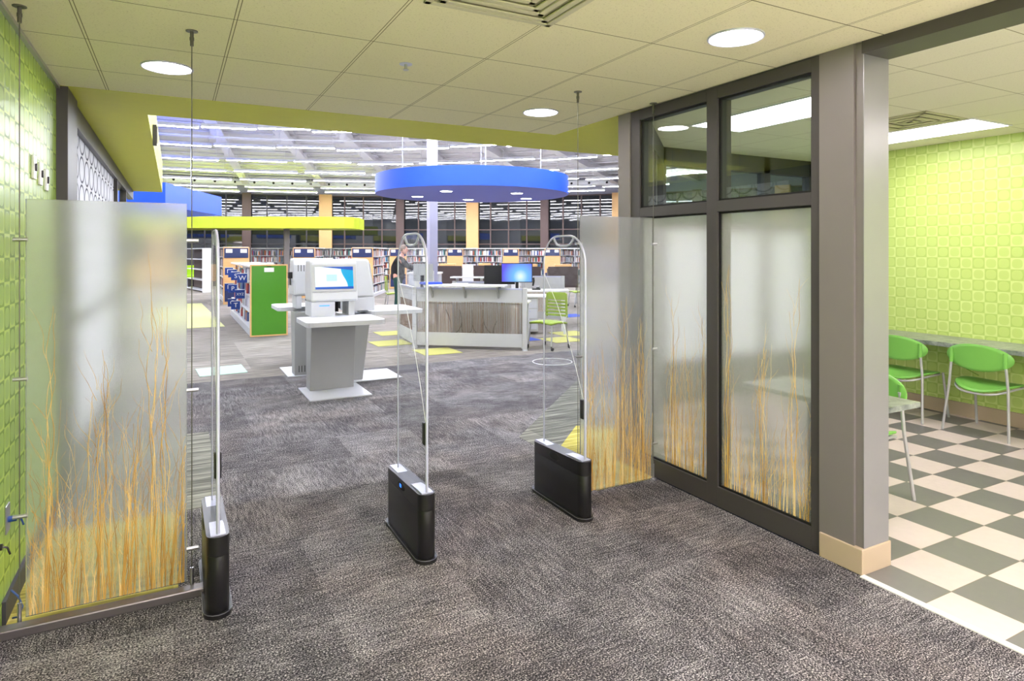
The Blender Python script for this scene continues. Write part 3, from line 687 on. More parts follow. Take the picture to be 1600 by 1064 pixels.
# ================================================================ low shelf with the green end
def book(loc, rz, w, h, d, mat, label, group, tilt=0, name='book', cat='book', cache={}):
    key = (round(w, 3), round(h, 2), round(d, 2), mat.name)
    if key in cache:
        c = cache[key].copy(); col.objects.link(c)
    else:
        c = B(-w/2, w/2, -d/2, d/2, 0, h).build(name, mat); cache[key] = c
    c.location = loc; c.rotation_euler = (0, tilt, rz); tag(c, label, cat, group); return c
NB = 0
def low_shelf():
    t = thing('low_bookcase', 'low double sided bookcase with a glossy green end panel in a wood frame', 'bookcase', (1.57, 12.6, 0))
    B(-.32, .32, .02, 4.6, 0, .14).build('plinth', M['kiosk'], t); B(-.05, .05, .03, 4.6, .14, 1.28).build('centre_divider', M['kiosk'], t)
    for z in (.14, .42, .70, .98):
        for sx in (-1, 1): MB().box(min(sx*.05, sx*.31), max(sx*.05, sx*.31), .03, 4.58, z, z+.02).build('shelf', M['kiosk'], t)
    B(-.32, .32, .02, 4.6, 1.27, 1.30).build('top_board', M['lam'], t)
    m = MB(); m.box(-.33, .33, -.02, .02, 0, .025).box(-.33, .33, -.02, .02, 1.305, 1.33).box(-.33, -.305, -.02, .02, .025, 1.305).box(.305, .33, -.02, .02, .025, 1.305)
    fr = m.build('end_frame', M['wood'], t); B(-.305, .305, -.012, .012, .025, 1.305).build('green_panel', M['greenbd'], t)
    B(-.085, .085, -.018, -.012, 1.19, 1.27).build('paper_label', M['paper'], t)
    B(-.04, .04, -.02, -.012, 1.285, 1.30).build('clip', M['black'], t)
    B(-.02, .10, .1, .2, 1.33, 1.36).build('end_cap', M['lam'], t)
low_shelf()
rd = random.Random(5)
lev = ['bottom', 'second', 'third', 'top']
for li, z in enumerate((.162, .442, .722, 1.002)):
    y = 12.72
    while y < 16.9:
        w = rd.choice((.13, .17, .2)); h = rd.choice((.18, .2, .23)); mt = BM[rd.choice((0, 1, 1, 2, 3, 6, 7, 8, 10, 2))]
        book((1.57-.20-rd.uniform(0, .05), y+w/2, z), R(90+rd.uniform(-8, 8)), w, h, .03, mt, 'book standing face out on the %s shelf of the green ended bookcase' % lev[li], 'face out books on the green ended bookcase'); NB += 1
        y += w+rd.uniform(.015, .10)
SG = [(13.05, .98, 'W'), (14.5, .97, 'S'), (15.3, 1.0, 'R'), (16.3, 1.02, 'N'), (13.5, .65, 'XYZ'), (15.26, .67, 'P'), (16.3, .65, 'K'), (15.4, .35, 'G'), (14.5, .36, 'T')]
for y, z, s_ in SG:
    t = thing('letter_sign', 'small blue sign with the letter%s %s sticking out of the green ended bookcase' % ('s' if len(s_) > 1 else '', s_), 'sign', (1.15, y, z), 0, 'blue letter signs on the low bookcase')
    B(-.09, .09, -.006, .006, 0, .17).build('sign_plate', M['signblue'] if 'signblue' in M else M.setdefault('signblue', plain('sign_blue', (24, 62, 150), .4)), t)
    B(-.09, .09, -.007, .007, .17, .18).build('top_strip', M['paper'], t); B(.085, .10, -.09, .0, .0, .16).build('bracket', M['paper'], t)
    text(s_, .13 if len(s_) == 1 else .07, M['paper'], t, (0, -.008, .085), (R(90), 0, 0))

# ================================================================ tall bookcases
def make_run(label, L=3.2):
    t = thing('tall_bookcase', label, 'bookcase', (0, 0, 0), 0, 'tall bookcases with navy header boards')
    B(-.36, .36, 0, .03, 0, 1.70).build('end_panel', M['wood'], t)
    g = MB()
    for k in range(9): g.box(-.34, .34, -.006, .002, .70+.07*k, .712+.07*k)
    g.build('slat_grooves', M['tan'], t)
    hb = B(-.33, .33, -.02, -.002, 1.38, 1.67).build('header_board', M['navy'], t)
    for sx in (-1, 1): B(sx*.2-.09, sx*.2+.09, -.024, -.019, 1.53, 1.64).build('paper_label', M['paper'], hb)
    B(-.32, .32, -.015, -.002, .08, .62).build('lower_board', M['navy'], t)
    B(-.02, .02, .03, L, .1, 1.68).build('divider', M['kiosk'], t); B(-.3, .3, .03, L, 0, .1).build('plinth', M['kiosk'], t); B(-.34, .34, .03, L, 1.68, 1.71).build('canopy_board', M['lam'], t)
    for z in (.1, .42, .74, 1.06, 1.38): B(-.28, .28, .03, L, z, z+.02).build('shelf', M['kiosk'], t)
    return t
runs = []
def runat(x, y, rz, label):
    if not runs: o = make_run(label); o.location = (x, y, 0); o.rotation_euler = (0, 0, rz)
    else: o = dup(runs[0], (x, y, 0), rz, label)
    runs.append(o); return o
runat(1.66, 20.7, 0, 'tall bookcase end with slatwall behind the green ended bookcase')
for (px, vv, lb) in ((475, 21.5, 'tall bookcase with a navy header board just left of the front kiosk screen'), (566, 21.5, 'tall bookcase with a navy header board to the right of the kiosks'), (622, 27, 'tall bookcase with a navy header board beside the standing person'), (711, 28.5, 'tall bookcase with a navy header board right of the white column'), (798, 28.5, 'tall bookcase with a navy header board above the blue monitor'), (863, 28.5, 'tall bookcase with a navy header board seen through the right gate')):
    x, y = cam2w((px-800)/997*vv, vv); b = math.degrees(math.atan2(x-CX, y-CY)); runat(x, y, R(-b), lb)
t = thing('side_bookcase', 'white side shelf unit seen edge on near the lime armchair', 'bookcase', (*cam2w(-11.6, 24.6), 0), R(10))
B(0, .03, -.1, 3.0, 0, 1.7).build('back_panel', M['darkframe'], t)
for z in (.05, .45, .85, 1.25, 1.67): B(-.32, 0, -.1, 3, z, z+.03).build('shelf', M['kiosk'], t)
B(-.34, .03, -.14, -.1, 0, 1.7).build('end_panel', M['lam'], t)
# ring of shelving along the far wall
bays = []
def make_bay(label, W=1.22):
    t = thing('wall_bookcase', label, 'bookcase', (0, 0, 0), 0, 'white bookcase bays along the far windows')
    B(-W/2, W/2, .30, .33, 0, 1.72).build('back_panel', M['kiosk'], t); B(-W/2, -W/2+.02, 0, .30, 0, 1.72).build('side_panel', M['kiosk'], t); B(W/2-.02, W/2, 0, .30, 0, 1.72).build('side_panel', M['kiosk'], t)
    for z in (.08, .40, .72, 1.04, 1.36): B(-W/2+.02, W/2-.02, 0, .30, z, z+.02).build('shelf', M['kiosk'], t)
    B(-W/2, W/2, -.02, .33, 1.70, 1.74).build('canopy_board', M['lam'], t); return t
RB = 25.6; nb = 17
stuff = MB(); STM = BM
for k in range(nb):
    b = 10.6+2.74*k; x, y = pol(RB, b); rz = R(-b); lb = 'white bookcase bay along the far windows, %s from the left' % (ords+['twelfth', 'thirteenth', 'fourteenth', 'fifteenth', 'sixteenth', 'seventeenth'])[k]
    if not bays: o = make_bay(lb); o.location = (x, y, 0); o.rotation_euler = (0, 0, rz)
    else: o = dup(bays[0], (x, y, 0), rz, lb)
    bays.append(o); T = Matrix.Translation((x, y, 0)) @ Matrix.Rotation(rz, 4, 'Z')
    for z in (1.38, 1.06, .74, .42, .10):
        xx = -.57
        while xx < .55:
            w = rd.choice((.02, .03, .04, .05)); h = rd.uniform(.19, .27)
            if rd.random() < .1: xx += .08; continue
            mi = rd.randrange(12)
            if z > 1.3 and 3 <= k <= 12 and NB < 300:
                p = T @ Vector((xx+w/2, .12, z)); NB += 1
                book(p, rz, w, round(h, 1)+.02, .18, BM[mi], 'book on the top shelf of the bookcases along the far windows', 'books on the top shelf by the far windows')
            else: stuff.box(xx, xx+w, .03, .22, z, z+h, T, mi)
            xx += w+.002
for o in runs:
    T = Matrix.Translation(o.location) @ Matrix.Rotation(o.rotation_euler.z, 4, 'Z')
    for z in (.12, .44, .76, 1.08, 1.40):
        for sx in (-1, 1):
            yy = .1
            while yy < 3.1:
                w = rd.uniform(.03, .06); h = rd.uniform(.18, .27)
                if rd.random() > .12: stuff.box(min(sx*.06, sx*.24), max(sx*.06, sx*.24), yy, yy+w, z, z+h, T, rd.randrange(12))
                yy += w+.003
tag(stuff.build('shelved_books', None, mats=BM), 'rows of mixed books filling the far tall bookcases', 'books', kind='stuff')

# ================================================================ accent carpet tiles, rug, floor ring
def ctile(x, y, mat, label): tag(B(x, x+.61, y, y+.61, 0, .006).build('carpet_tile', mat), label, 'carpet tile', 'coloured accent carpet tiles')
ctile(3.35, 9.1, M['yellowtile'], 'yellow carpet tile in front of the grey service desk')
ctile(2.98, 10.33, M['yellowtile'], 'yellow carpet tile by the left wing of the service desk')
ctile(3.42, 11.6, M['yellowtile'], 'yellow carpet tile farther back left of the service desk')
ctile(5.8, 9.3, M['yellowtile'], 'yellow carpet tile behind the right legs of the green task chair')
ctile(6.4, 9.95, M['yellowtile'], 'yellow carpet tile farther back, right of the drawer pedestal')
ctile(5.15, 9.75, M['bluetile'], 'blue carpet tile beside the green task chair')
ctile(8.3, 12.8, M['bluetile'], 'blue carpet tile far to the right in the hall')
def px(x, y): v = 1565/(y-393); return cam2w((x-800)/997*v, v)
q = [px(305, 577), px(312, 589), px(387, 582), px(377, 570)]
tag(MB().prism(q, 0, .006, 'z').build('floor_mat', plain('pale_green_mat', (165, 202, 182), .5)), 'pale green rectangular mat on the carpet left of the kiosks', 'mat')
tag(MB().prism([(-.5, 14.6), (.95, 14.6), (.75, 21.5), (-.5, 21.5)], 0, .006, 'z').build('area_rug', plain('pale_yellow_rug', (200, 202, 140), .9)), 'pale yellow rug on the hall floor beside the left screen', 'rug')
rc = px(863, 565.5)
tag(MB().tube([(rc[0]+.28*math.cos(2*math.pi*k/48), rc[1]+.28*math.sin(2*math.pi*k/48), .004) for k in range(48)], .005, 6, True).build('floor_ring', M['paper']), 'thin white ring lying on the carpet behind the right gate', 'ring')

# ================================================================ service desk
def panel(p, q, label, z1=.99, reed=True, seed=1, grp='grey workstation partitions', brackets=0, zf=(.26, .76)):
    d = Vector((q[0]-p[0], q[1]-p[1], 0)); L = d.length
    t = thing('desk_partition', label, 'partition', (p[0], p[1], 0), math.atan2(d.y, d.x), grp)
    for x in (0, L):
        B(x-.035, x+.035, -.035, .035, .02, z1).build('post', M['desk'], t, bevel=.004); MB().cyl(x, 0, 0, .02, .045, 16).build('foot', M['kiosk'], t)
    B(.04, L-.04, -.025, .025, zf[1], z1-.01).build('top_band', M['desk'], t, bevel=.003); B(.04, L-.04, -.025, .025, .05, zf[0]).build('bottom_band', M['desk'], t, bevel=.003)
    B(.04, L-.04, -.027, .027, z1-.03, z1-.005).build('cap_rail', M['alu'], t)
    if reed:
        B(.04, L-.04, -.006, .006, zf[0], zf[1]).build('reed_panel', M['deskfrost'], t)
        m = MB(); r_ = random.Random(seed); x = .05
        while x < L-.05:
            m.tube([(x+r_.uniform(-.004, .004), -.0075, zf[0]), (x+r_.uniform(-.01, .01), -.0075, (zf[0]+zf[1])/2), (x+r_.uniform(-.012, .012), -.0075, zf[1])], r_.uniform(.0015, .0035), 4); x += r_.uniform(.010, .03)
        m.build('reed_inlay', M['reedbrown'] if 'reedbrown' in M else M.setdefault('reedbrown', plain('brown_reed', (150, 118, 92), .8, 0, .2, .4)), t, kind='stuff')
    else: B(.04, L-.04, -.02, .02, zf[0], zf[1]).build('infill', M['desk'], t)
    for k in range(brackets):
        x = L*(.17+.30*k); m = MB().prism([(-.05, z1-.16), (-.03, z1-.16), (-.12, z1+.02), (-.17, z1+.02)], x-.012, x+.012, 'x'); m.box(x-.012, x+.012, -.05, -.02, z1-.17, z1-.05); m.build('bracket', M['kgrey'], t)
    return t
Lp, Rp, Wp = (3.485, 9.955), (4.913, 8.823), (3.63, 11.15)
panel(Lp, Rp, 'wide front partition of the service desk with a translucent reed panel', seed=2, brackets=3)
panel(Wp, (Lp[0]+.03, Lp[1]+.09), 'left wing partition of the service desk with a reed panel', seed=3)
dx, dy = (Rp[0]-Lp[0]), (Rp[1]-Lp[1]); L_ = math.hypot(dx, dy); ex, ey = dx/L_, dy/L_; nx, ny = -ey, ex     # along, inward
def dk(a, b): return (Lp[0]+ex*a+nx*b, Lp[1]+ey*a+ny*b)
DA = math.atan2(dy, dx)
t = thing('counter_ledge', 'long white ledge on brackets along the top of the service desk', 'counter', (*dk(.1, 0), 1.01), DA)
B(.1, 1.42, -.17, .14, 0, .03).build('ledge_board', M['lam'], t, bevel=.006)
panel(dk(.35, 1.15), dk(1.35, 1.15), 'inner partition inside the service desk with a white shelf', z1=1.04, reed=False)
panel(cam2w(.25, 14.6), cam2w(1.15, 14.4), 'rear right partition behind the desk phone with a reed strip', z1=1.02, seed=8, zf=(.2, .70))
t = thing('inner_shelf', 'white shelf on stand-offs above the inner partition', 'shelf', (*dk(.3, 1.15), 1.045), DA)
B(0, 1.1, -.12, .12, .05, .075).build('shelf_board', M['lam'], t)
for x in (.1, .55, 1.0): B(x-.02, x+.02, -.02, .02, 0, .05).build('standoff', M['desk'], t)
t = thing('work_desk', 'white work desk inside the service station', 'desk', (*dk(.1, .2), 0), DA)
B(0, 1.7, -.1, .62, .71, .74).build('desk_top', M['lam'], t, bevel=.004)
for x in (.05, 1.65):
    for y in (0, .55): MB().cyl(x, y, 0, .71, .022, 10).build('leg', M['kiosk'], t)
def monitor(loc, rz, mat, label, lit=True, w=.52, h=.32):
    t = thing('computer_monitor', label, 'monitor', loc, rz, 'computer monitors')
    MB().prism([(-.1, -.08), (.1, -.08), (.12, .08), (-.12, .08)], 0, .012, 'z').build('stand_base', M['black'], t, bevel=.002)
    B(-.025, .025, .0, .03, .012, .22).build('stand_neck', M['black'], t)
    B(-w/2, w/2, -.03, .0, .12, .12+h).build('housing', M['black'] if lit else M['kgrey'], t, bevel=.005)
    o = B(-w/2+.012, w/2-.012, -.003, 0, -h/2+.012, h/2-.012).build('screen', mat, t); o.location = (0, -.0305, .12+h/2)
monitor((*dk(1.62, .42), .94), R(-33), M['mscreen'], 'monitor with a glowing blue screen on the service desk')
monitor((*dk(1.30, .55), .90), R(-28), M['blackm'], 'dark monitor standing left of the glowing blue one')
monitor((*dk(-.05, .55), .94), R(120), plain('grey_green_case', (128, 150, 155), .5), 'monitor seen from its grey back on the left of the service desk', False, .42, .3)
for a, b, z, l in ((1.62, .42, .74, 'white box riser under the glowing blue monitor'), (1.30, .55, .74, 'white box riser under the dark monitor'), (-.05, .55, .74, 'white box riser under the left monitor')):
    zt = .94 if a != 1.30 else .90
    t = thing('monitor_riser', l, 'riser', (*dk(a, b), z), DA); B(-.14, .14, -.1, .1, zt-z-.02, zt-z-.0005).build('riser_top', M['lam'], t); B(-.13, -.11, -.09, .09, 0, zt-z-.02).build('side', M['lam'], t); B(.11, .13, -.09, .09, 0, zt-z-.02).build('side', M['lam'], t)
# return desk to the right with drawers and phone
t = thing('return_desk', 'white return desk with a drawer pedestal right of the service desk', 'desk', (5.72, 10.58, 0), R(-28))
B(0, .95, 0, .6, .70, .73).build('desk_top', M['lam'], t, bevel=.005); dp = B(.02, .40, .05, .55, .05, .70).build('drawer_pedestal', M['desk'], t, bevel=.003)
for z in (.5, .3, .1):
    B(.04, .38, .035, .05, z, z+.18).build('drawer', M['kiosk'], dp); B(.16, .26, .02, .036, z+.13, z+.145).build('drawer_pull', M['alu'], dp)
for y in (.05, .55): B(.88, .92, y-.02, y+.02, 0, .70).build('leg', M['kiosk'], t)
t = thing('phone_desk', 'curved grey desk top carrying the phone behind the return desk', 'desk', (*cam2w(.62, 13.75), 0), R(-28))
MB().prism([(-.45, -.35), (.35, -.4), (.6, -.15), (.6, .25), (-.45, .25)], .72, .75, 'z').build('desk_top', M['lam'], t, bevel=.004)
for x in (-.35, .5): MB().cyl(x, .15, 0, .72, .03, 10).build('leg', M['desk'], t)
t = thing('desk_phone', 'black desk phone with raised handset on the curved desk', 'telephone', (*cam2w(.52, 13.7), .75), R(-28))
MB().prism([(-.09, 0), (.09, 0), (.09, .07), (-.09, .03)], -.09, .09, 'x').build('phone_body', M['black'], t, bevel=.004)
MB().tube([(-.07, .02, .08), (-.05, .04, .19), (-.06, .02, .26)], .022, 10).build('handset', M['black'], t, True); B(.0, .07, -.06, .06, .06, .075).build('keypad', M['kgrey'], t)
t = thing('paper_stack', 'stack of white papers lying on the white counter ledge', 'papers', (*dk(.75, .02), 1.04), DA+.1)
for k in range(4): B(-.15+.01*k, .14-.008*k, -.1, .1, .004*k, .004*k+.004).build('sheet', M['paper'], t)
tag(B(-.16, .16, -.1, .1, 0, .035).build('blue_binder', plain('binder_blue', (50, 80, 190), .4), bevel=.004), 'blue binder lying at the left end of the desk ledge', 'binder').location = (*dk(.28, -.02), 1.04)
t = thing('desk_keyboard', 'black keyboard on the desk before the dark monitor', 'keyboard', (*dk(1.1, .25), .74), DA)
B(-.22, .22, -.07, .07, 0, .018).build('keyboard_case', M['black'], t, bevel=.003); km = MB()
for i in range(12):
    for j in range(4): km.box(-.205+.034*i, -.177+.034*i, -.055+.029*j, -.031+.029*j, .018, .024)
km.build('keys', M['blackm'], t)
cb = MB()
for s_ in range(4):
    r_ = random.Random(s_); a = .5+.2*s_; cb.tube([(*dk(a+.25*k/9+.03*math.sin(k+s_), .10+.02*s_), .62-.30*math.sin(math.pi*k/9)-.02*k) for k in range(10)], .006, 6)
tag(cb.build('cable_bundle', M['blackm'], None, True), 'dark looping cables hanging behind the reed panel of the desk', 'cables')

# ================================================================ green task chairs
def make_task(label):
    t = thing('task_chair', label, 'chair', (0, 0, 0), 0, 'green slatted task chairs on castors')
    sm = MB(); n = 10
    for i in range(n):
        for j in range(n):
            f = lambda a, b: (-.23+.46*a, -.22+.44*b, .45+.02*math.cos((b-.4)*3)-.02*abs(a-.5)*2)
            v = [sm.bm.verts.new(f(a/n, b/n)) for a, b in ((i, j), (i+1, j), (i+1, j+1), (i, j+1))]; sm.bm.faces.new(v)
    bmesh.ops.remove_doubles(sm.bm, verts=sm.bm.verts, dist=.0001); o = sm.build('seat', M['tgreen'], t, True); s_ = o.modifiers.new('s', 'SOLIDIFY'); s_.thickness = .03
    bk = MB(); ys = lambda z: .20+.10*(z-.5)
    def bx(z): return .22-.03*(z-.5)
    for z in (.52, .575, .63, .685, .74): 
        for sgn in (0,): bk.prism([(-bx(z), z), (bx(z), z), (bx(z), z+.035), (-bx(z), z+.035)], ys(z), ys(z)+.012, 'y')
    bk.prism([(-.21, .79), (.21, .79), (.205, .90), (.17, .915), (-.17, .915), (-.205, .90)], ys(.82), ys(.82)+.014, 'y')
    bk.prism([(-.23, .50), (-.19, .50), (-.18, .90), (-.215, .90)], .215, .235, 'y').prism([(.19, .50), (.23, .50), (.215, .90), (.18, .90)], .215, .235, 'y')
    bk.build('backrest', M['tgreen'], t, bevel=.004)
    for sx in (-1, 1):
        for sy in (-1, 1):
            m = MB().tube([(sx*.20, sy*.17, .44), (sx*.22, sy*.19, .40), (sx*.24, sy*.23, .07)], .012, 10); l = m.build('leg', M['steel'], t, True)
            MB().tube([(sx*.25, sy*.23, .028), (sx*.27, sy*.23, .028)], .028, 14).tube([(sx*.24, sy*.23, .03), (sx*.24, sy*.23, .075)], .010, 8).build('castor', M['black'], l, True)
        MB().tube([(sx*.21, .17, .44), (sx*.215, .225, .55), (sx*.205, .235, .85)], .010, 8).build('back_support', M['steel'], t, True)
    return t
x, y = 5.38, 8.88
tc = make_task('green task chair right of the service desk, behind the right gate'); tc.location = (x, y, 0); tc.rotation_euler = (0, 0, R(-69)); tc.scale = (.98,)*3
dup(tc, (*cam2w(1.9, 18.2), 0), R(-100), 'green task chair farther back beside the edge of the right screen')
dup(tc, (*cam2w(-3.25, 17.6), 0), R(80), 'green task chair left of the service desk near the person')
# lime armchair in the dark alcove
x, y = cam2w(-14.0, 28.3)
t = thing('lime_armchair', 'lime green tub armchair in the dark alcove at the far left', 'armchair', (x, y, 0), -TH)
B(-.65, .45, -.3, .3, .38, .52).build('seat', M['limecloth'], t, bevel=.03); B(-.65, .45, .25, .38, .45, .95).build('backrest', M['limecloth'], t, bevel=.03); B(.40, .52, -.3, .38, .36, .92).build('arm', M['limecloth'], t, bevel=.03)
for sx in (-.55, .44):
    for sy in (-.25, .3): MB().cyl(sx, sy, 0, .38, .02, 10).build('leg', M['alu'], t)
al = S(B(-.9, .9, .55, .65, 0, 1.72).build('wall_far', M['darkframe'])); al.location = (x, y, 0); al.rotation_euler = (0, 0, -TH)
# ================================================================ wooden slat panels and dark dividers in the computer area
def carrel(px_, v, w, label, first=[None]):
    x, y = cam2w((px_-800)/997*v, v)
    t = thing('study_carrel', label, 'study carrel', (x, y, 0), -TH, 'dark computer carrels before the far shelves')
    B(-w/2, w/2, 0, .03, .5, 1.12).build('privacy_panel', M['darkbrown'], t, bevel=.005); B(-w/2, -w/2+.03, .03, .6, .5, 1.05).build('side_panel', M['darkbrown'], t); B(w/2-.03, w/2, .03, .6, .5, 1.05).build('side_panel', M['darkbrown'], t)
    B(-w/2, w/2, .03, .65, .71, .74).build('desk_top', M['wood'], t)
    B(-w*.28, w*.28, .0, .2, 1.12, 1.19).build('wood_cap', M['wood'], t, bevel=.01)
    for sx in (-1, 1): B(sx*(w/2-.03)-.02, sx*(w/2-.03)+.02, .3, .34, 0, .5).build('leg', M['kgrey'], t)
carrel(699, 20, .9, 'dark carrel just right of the white column'); carrel(757, 20.5, .7, 'dark carrel between the two white partitions')
carrel(833, 19, .46, 'narrow dark carrel above the blue monitor'); carrel(880, 19, .9, 'wide dark carrel seen through the right gate')
def wpart(px_, v, w, z1, label):
    x, y = cam2w((px_-800)/997*v, v); t = thing('white_partition', label, 'partition', (x, y, 0), -TH, 'white free standing partitions in the computer area')
    B(-w/2, w/2, -.02, .02, .08, z1).build('panel', M['lam'], t, bevel=.004)
    for sx in (-1, 1): B(sx*w*.42-.03, sx*w*.42+.03, -.15, .15, 0, .08).build('foot', M['kiosk'], t)
wpart(731, 17.5, .30, 1.22, 'tall narrow white partition between dark carrels'); wpart(800, 17, .42, 1.05, 'white partition behind the blue monitor'); wpart(663, 13.9, .42, 1.15, 'white partition next to the standing person')

# ================================================================ cafe furniture
def make_cafe_chair(label):
    t = thing('cafe_chair', label, 'chair', (0, 0, 0), 0, 'green cafe chairs with oval backs')
    # local: faces +Y, seat centre 0
    sm = MB(); n = 28; rings = []
    for k in range(7):
        s_ = k/6; ring = []
        for j in range(n):
            a = 2*math.pi*j/n; x = .23*s_*math.copysign(abs(math.cos(a))**.8, math.cos(a)); y = .22*s_*math.copysign(abs(math.sin(a))**.8, math.sin(a))
            ring.append(sm.bm.verts.new((x, y*(1.18 if y < 0 else 1), .435+.012*s_*s_-.03*max(0, y/.22)**2-.06*max(0, -y/.22)**1.5*(1-(x/.25)**2))))
        rings.append(ring)
    for k in range(1, 7):
        for j in range(n):
            if k == 1: 
                continue
            sm.bm.faces.new([rings[k-1][j], rings[k-1][(j+1) % n], rings[k][(j+1) % n], rings[k][j]])
    for v in rings[0]: sm.bm.verts.remove(v)
    sm.bm.faces.new(rings[1]); o = sm.build('seat', M['chairgreen'], t, True); md = o.modifiers.new('s', 'SOLIDIFY'); md.thickness = .012
    bk = MB(); n2 = 36; rings = []
    for k in range(1, 6):
        s_ = k/5; ring = []
        for j in range(n2):
            a = 2*math.pi*j/n2; x = .26*s_*math.cos(a); z = .115*s_*math.sin(a); ring.append(bk.bm.verts.new((x, -.235-.12*z+.9*x*x, .665+z-.10*abs(x)*0)))
        rings.append(ring)
    bk.bm.faces.new(rings[0])
    for k in range(1, 5):
        for j in range(n2): bk.bm.faces.new([rings[k-1][j], rings[k-1][(j+1) % n2], rings[k][(j+1) % n2], rings[k][j]])
    o = bk.build('backrest', M['chairgreen'], t, True); md = o.modifiers.new('s', 'SOLIDIFY'); md.thickness = .010
    for sx in (-1, 1):
        MB().tube([(sx*.205, -.185, .68), (sx*.21, -.20, .60), (sx*.225, -.20, .42), (sx*.255, -.255, 0)], .011, 10).build('leg', M['legm'], t, True)
        MB().tube([(sx*.205, .17, .425), (sx*.22, .235, 0)], .011, 10).build('leg', M['legm'], t, True)
        MB().tube([(sx*.205, -.20, .725), (sx*.207, -.203, .60)], .016, 10).build('back_socket', M['chairgreen'], t, True)
    m = MB(); m.tube([(.225*math.copysign(abs(math.cos(a_))**.7, math.cos(a_)), (.205 if math.sin(a_) > 0 else .25)*math.copysign(abs(math.sin(a_))**.8, math.sin(a_)), .418-(.055 if math.sin(a_) < 0 else .02)*abs(math.sin(a_))**2) for a_ in [math.pi*k/16 for k in range(32)]], .009, 8, True).build('seat_rail', M['legm'], t, True)
    return t
M['legm'] = plain('satin_grey_legs', (188, 188, 192), .35, .3)
c = make_cafe_chair('green oval backed chair at the wall counter, fully in view'); c.location = (6.27, 2.95, 0); c.rotation_euler = (0, 0, R(-90))
dup(c, (6.25, 3.62, 0), R(-90), 'green oval backed chair at the wall counter partly hidden by the grey column')
dup(c, (3.87, 2.62, 0), R(90), 'green chair behind the small grey table beside the column')
t = thing('wall_counter', 'long grey mottled counter along the green cafe wall', 'counter', (6.14, 0, 0))
B(0, .52, -1.0, 4.4, .71, .75).build('counter_top', M['lamtop'], t, bevel=.003)
for y in (-.9, 1.5, 4.3): MB().prism([(.50, .40), (.52, .40), (.52, .71), (.12, .71)], y, y+.03, 'y').build('support_bracket', M['kgrey'], t)
t = thing('cafe_table', 'small grey mottled cafe table against the storefront', 'table', (3.30, 2.46, 0))
B(-.12, .32, -.42, .42, .715, .745).build('table_top', M['lamtop'], t, bevel=.003); MB().cyl(0.0, 0, .02, .715, .035, 16).build('pedestal', M['black'], t, True); MB().cyl(0, 0, 0, .02, .13, 24).build('foot', M['black'], t, True)
tag(MB().tube([(6.5, 3.28, .70), (6.47, 3.27, .60), (6.5, 3.25, .48), (6.6, 3.2, .42)], .004, 6).build('counter_cable', plain('green_cable', (120, 170, 40), .5)), 'thin green cable hanging below the wall counter between the chairs', 'cable')

# ================================================================ person at the desk
def skinmesh(name, chains, mat, parent, sub=2):
    me = bpy.data.meshes.new(name); vs, es, rs = [], [], []
    idx = {}
    for ch in chains:
        prev = None
        for p, r in ch:
            k = tuple(round(c, 4) for c in p)
            if k not in idx: idx[k] = len(vs); vs.append(p); rs.append(r)
            if prev is not None: es.append((prev, idx[k]))
            prev = idx[k]
    me.from_pydata(vs, es, []); o = bpy.data.objects.new(name, me); col.objects.link(o); o.parent = parent; me.materials.append(mat)
    md = o.modifiers.new('skin', 'SKIN'); md.use_smooth_shade = True
    for i, v in enumerate(me.skin_vertices[0].data):
        r = rs[i]; v.radius = r if isinstance(r, tuple) else (r, r); v.use_root = (i == 0)
    s = o.modifiers.new('sub', 'SUBSURF'); s.levels = sub; s.render_levels = sub
    return o
x, y = cam2w(-2.9, 16.2)
pn = thing('person', 'person in a black jacket leaning over the desk, one arm reaching right', 'person', (x, y, 0), -TH)
M['skin'] = plain('skin_tone', (226, 166, 146), .55); M['jacket'] = plain('black_jacket', (30, 29, 32), .85); M['trouser'] = plain('dark_green_trousers', (24, 66, 60), .8); M['hair'] = plain('grey_brown_hair', (140, 120, 108), .8)
# +X is the direction the person leans to
hip = (0, 0, .92)
arms = []
for sy, ela, hnd in ((-1, (.26, -.20, 1.20), (.50, -.12, 1.17)), (1, (.22, .22, 1.18), (.44, .16, 1.10))):
    sh = (.06, sy*.17, 1.38); arms.append([((.05, 0, 1.36), .12), (sh, .07), (ela, .048), (hnd, .033)])
legs = [[(hip, (.15, .12)), ((.0, s*.10, .86), .09), ((.02, s*.11, .48), .062), ((-.02, s*.11, .10), .045), ((.0, s*.11, .045), .045), ((.13, s*.12, .035), .038)] for s in (-1, 1)]
body = skinmesh('body', [[(hip, (.15, .12)), ((.0, 0, 1.1), (.15, .12)), ((.05, 0, 1.36), .12), ((.10, 0, 1.47), .058), ((.13, 0, 1.53), .055)]]+legs+[[((.05, 0, 1.36), .12), (a[1][0], .055), (a[2][0], .038), (a[3][0], .028)] for a in arms], M['skin'], pn)
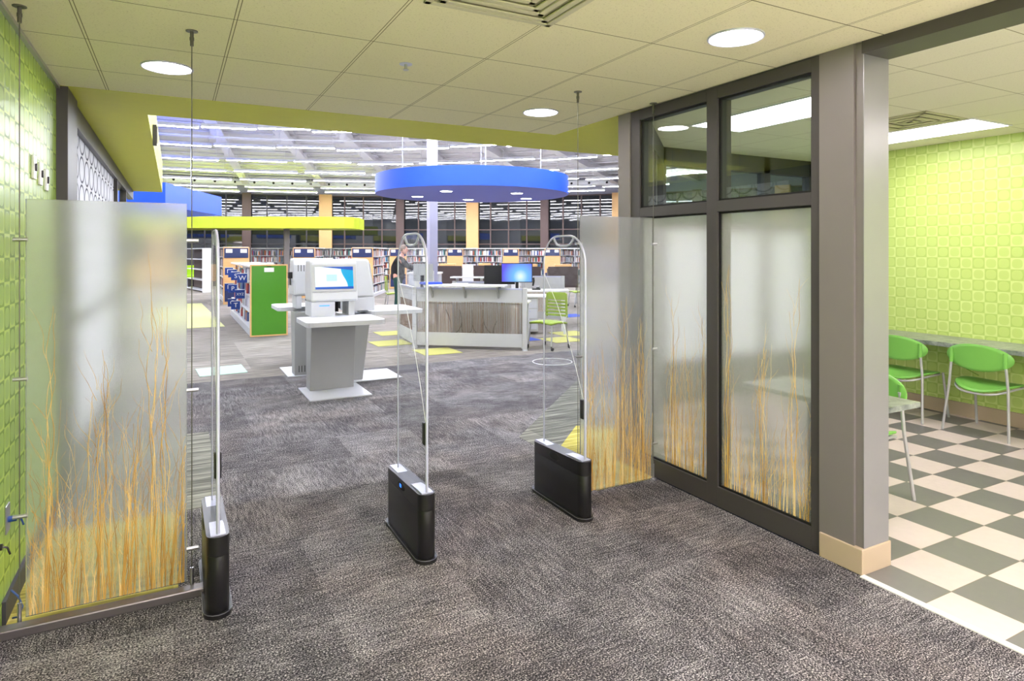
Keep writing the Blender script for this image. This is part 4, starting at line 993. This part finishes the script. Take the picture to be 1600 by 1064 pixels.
skinmesh('jacket', [[((0, 0, .80), (.20, .17)), ((0, 0, 1.0), (.19, .155)), ((.0, 0, 1.15), (.20, .165)), ((.03, 0, 1.34), (.17, .14)), ((.08, 0, 1.44), .085)]]+[[((.03, 0, 1.34), (.17, .14)), (a[1][0], .085), (a[2][0], .065), (tuple(a[2][0][i]*.2+a[3][0][i]*.8 for i in range(3)), .045)] for a in arms], M['jacket'], pn)
for l_ in legs: skinmesh('trouser_leg', [[((l_[0][0][0], l_[1][0][1]*.7, .90), (.13, .12)), (l_[1][0], .105), (l_[2][0], .08), ((l_[3][0][0], l_[3][0][1], .09), .065)]], M['trouser'], pn)
for l_ in legs: MB().ell((.06, l_[5][0][1], .045), (.14, .05, .045)).build('shoe', M['black'], pn, True)
hd = MB(); hd.ell((.16, 0, 1.615), (.092, .075, .115), 20, 14).ell((.255, 0, 1.605), (.018, .014, .022)).ell((.155, -.077, 1.605), (.018, .010, .03)).ell((.155, .077, 1.605), (.018, .010, .03)).ell((.235, 0, 1.565), (.018, .026, .009)); hd.build('head', M['skin'], body, True)
ey_ = MB()
for s in (-1, 1): ey_.ell((.240, s*.03, 1.625), (.010, .012, .008))
ey_.build('eyes', M['black'], body, True)
MB().ell((.145, 0, 1.64), (.094, .081, .105), 20, 14).build('hair', M['hair'], body, True)
for a in arms:
    hx, hy, hz = a[3][0]; hm = [[((hx, hy, hz), .024), ((hx+.05, hy, hz-.005), (.034, .015)), ((hx+.08, hy, hz-.008), (.034, .012))]]
    h = skinmesh('hand', hm, M['skin'], body, 1)
    for k, (o_, l_) in enumerate(((-.026, .060), (-.009, .070), (.009, .066), (.026, .052))):
        skinmesh('finger', [[((hx+.07, hy+o_, hz-.008), .009), ((hx+.08+l_*.5, hy+o_*1.1, hz-.012), .0085), ((hx+.08+l_, hy+o_*1.15, hz-.03), .007)]], M['skin'], h, 1)
    skinmesh('thumb', [[((hx+.03, hy-.022, hz), .010), ((hx+.055, hy-.048, hz-.01), .009), ((hx+.085, hy-.055, hz-.02), .008)]], M['skin'], h, 1)
t = thing('reading_desk', 'white counter desk the person is leaning over', 'desk', (*cam2w(-2.25, 16.3), 0), -TH)
B(-.38, .45, -.35, .35, 1.0, 1.04).build('desk_top', M['lam'], t, bevel=.004); B(-.34, .42, -.32, .30, 0, 1.0).build('body', M['kiosk'], t)
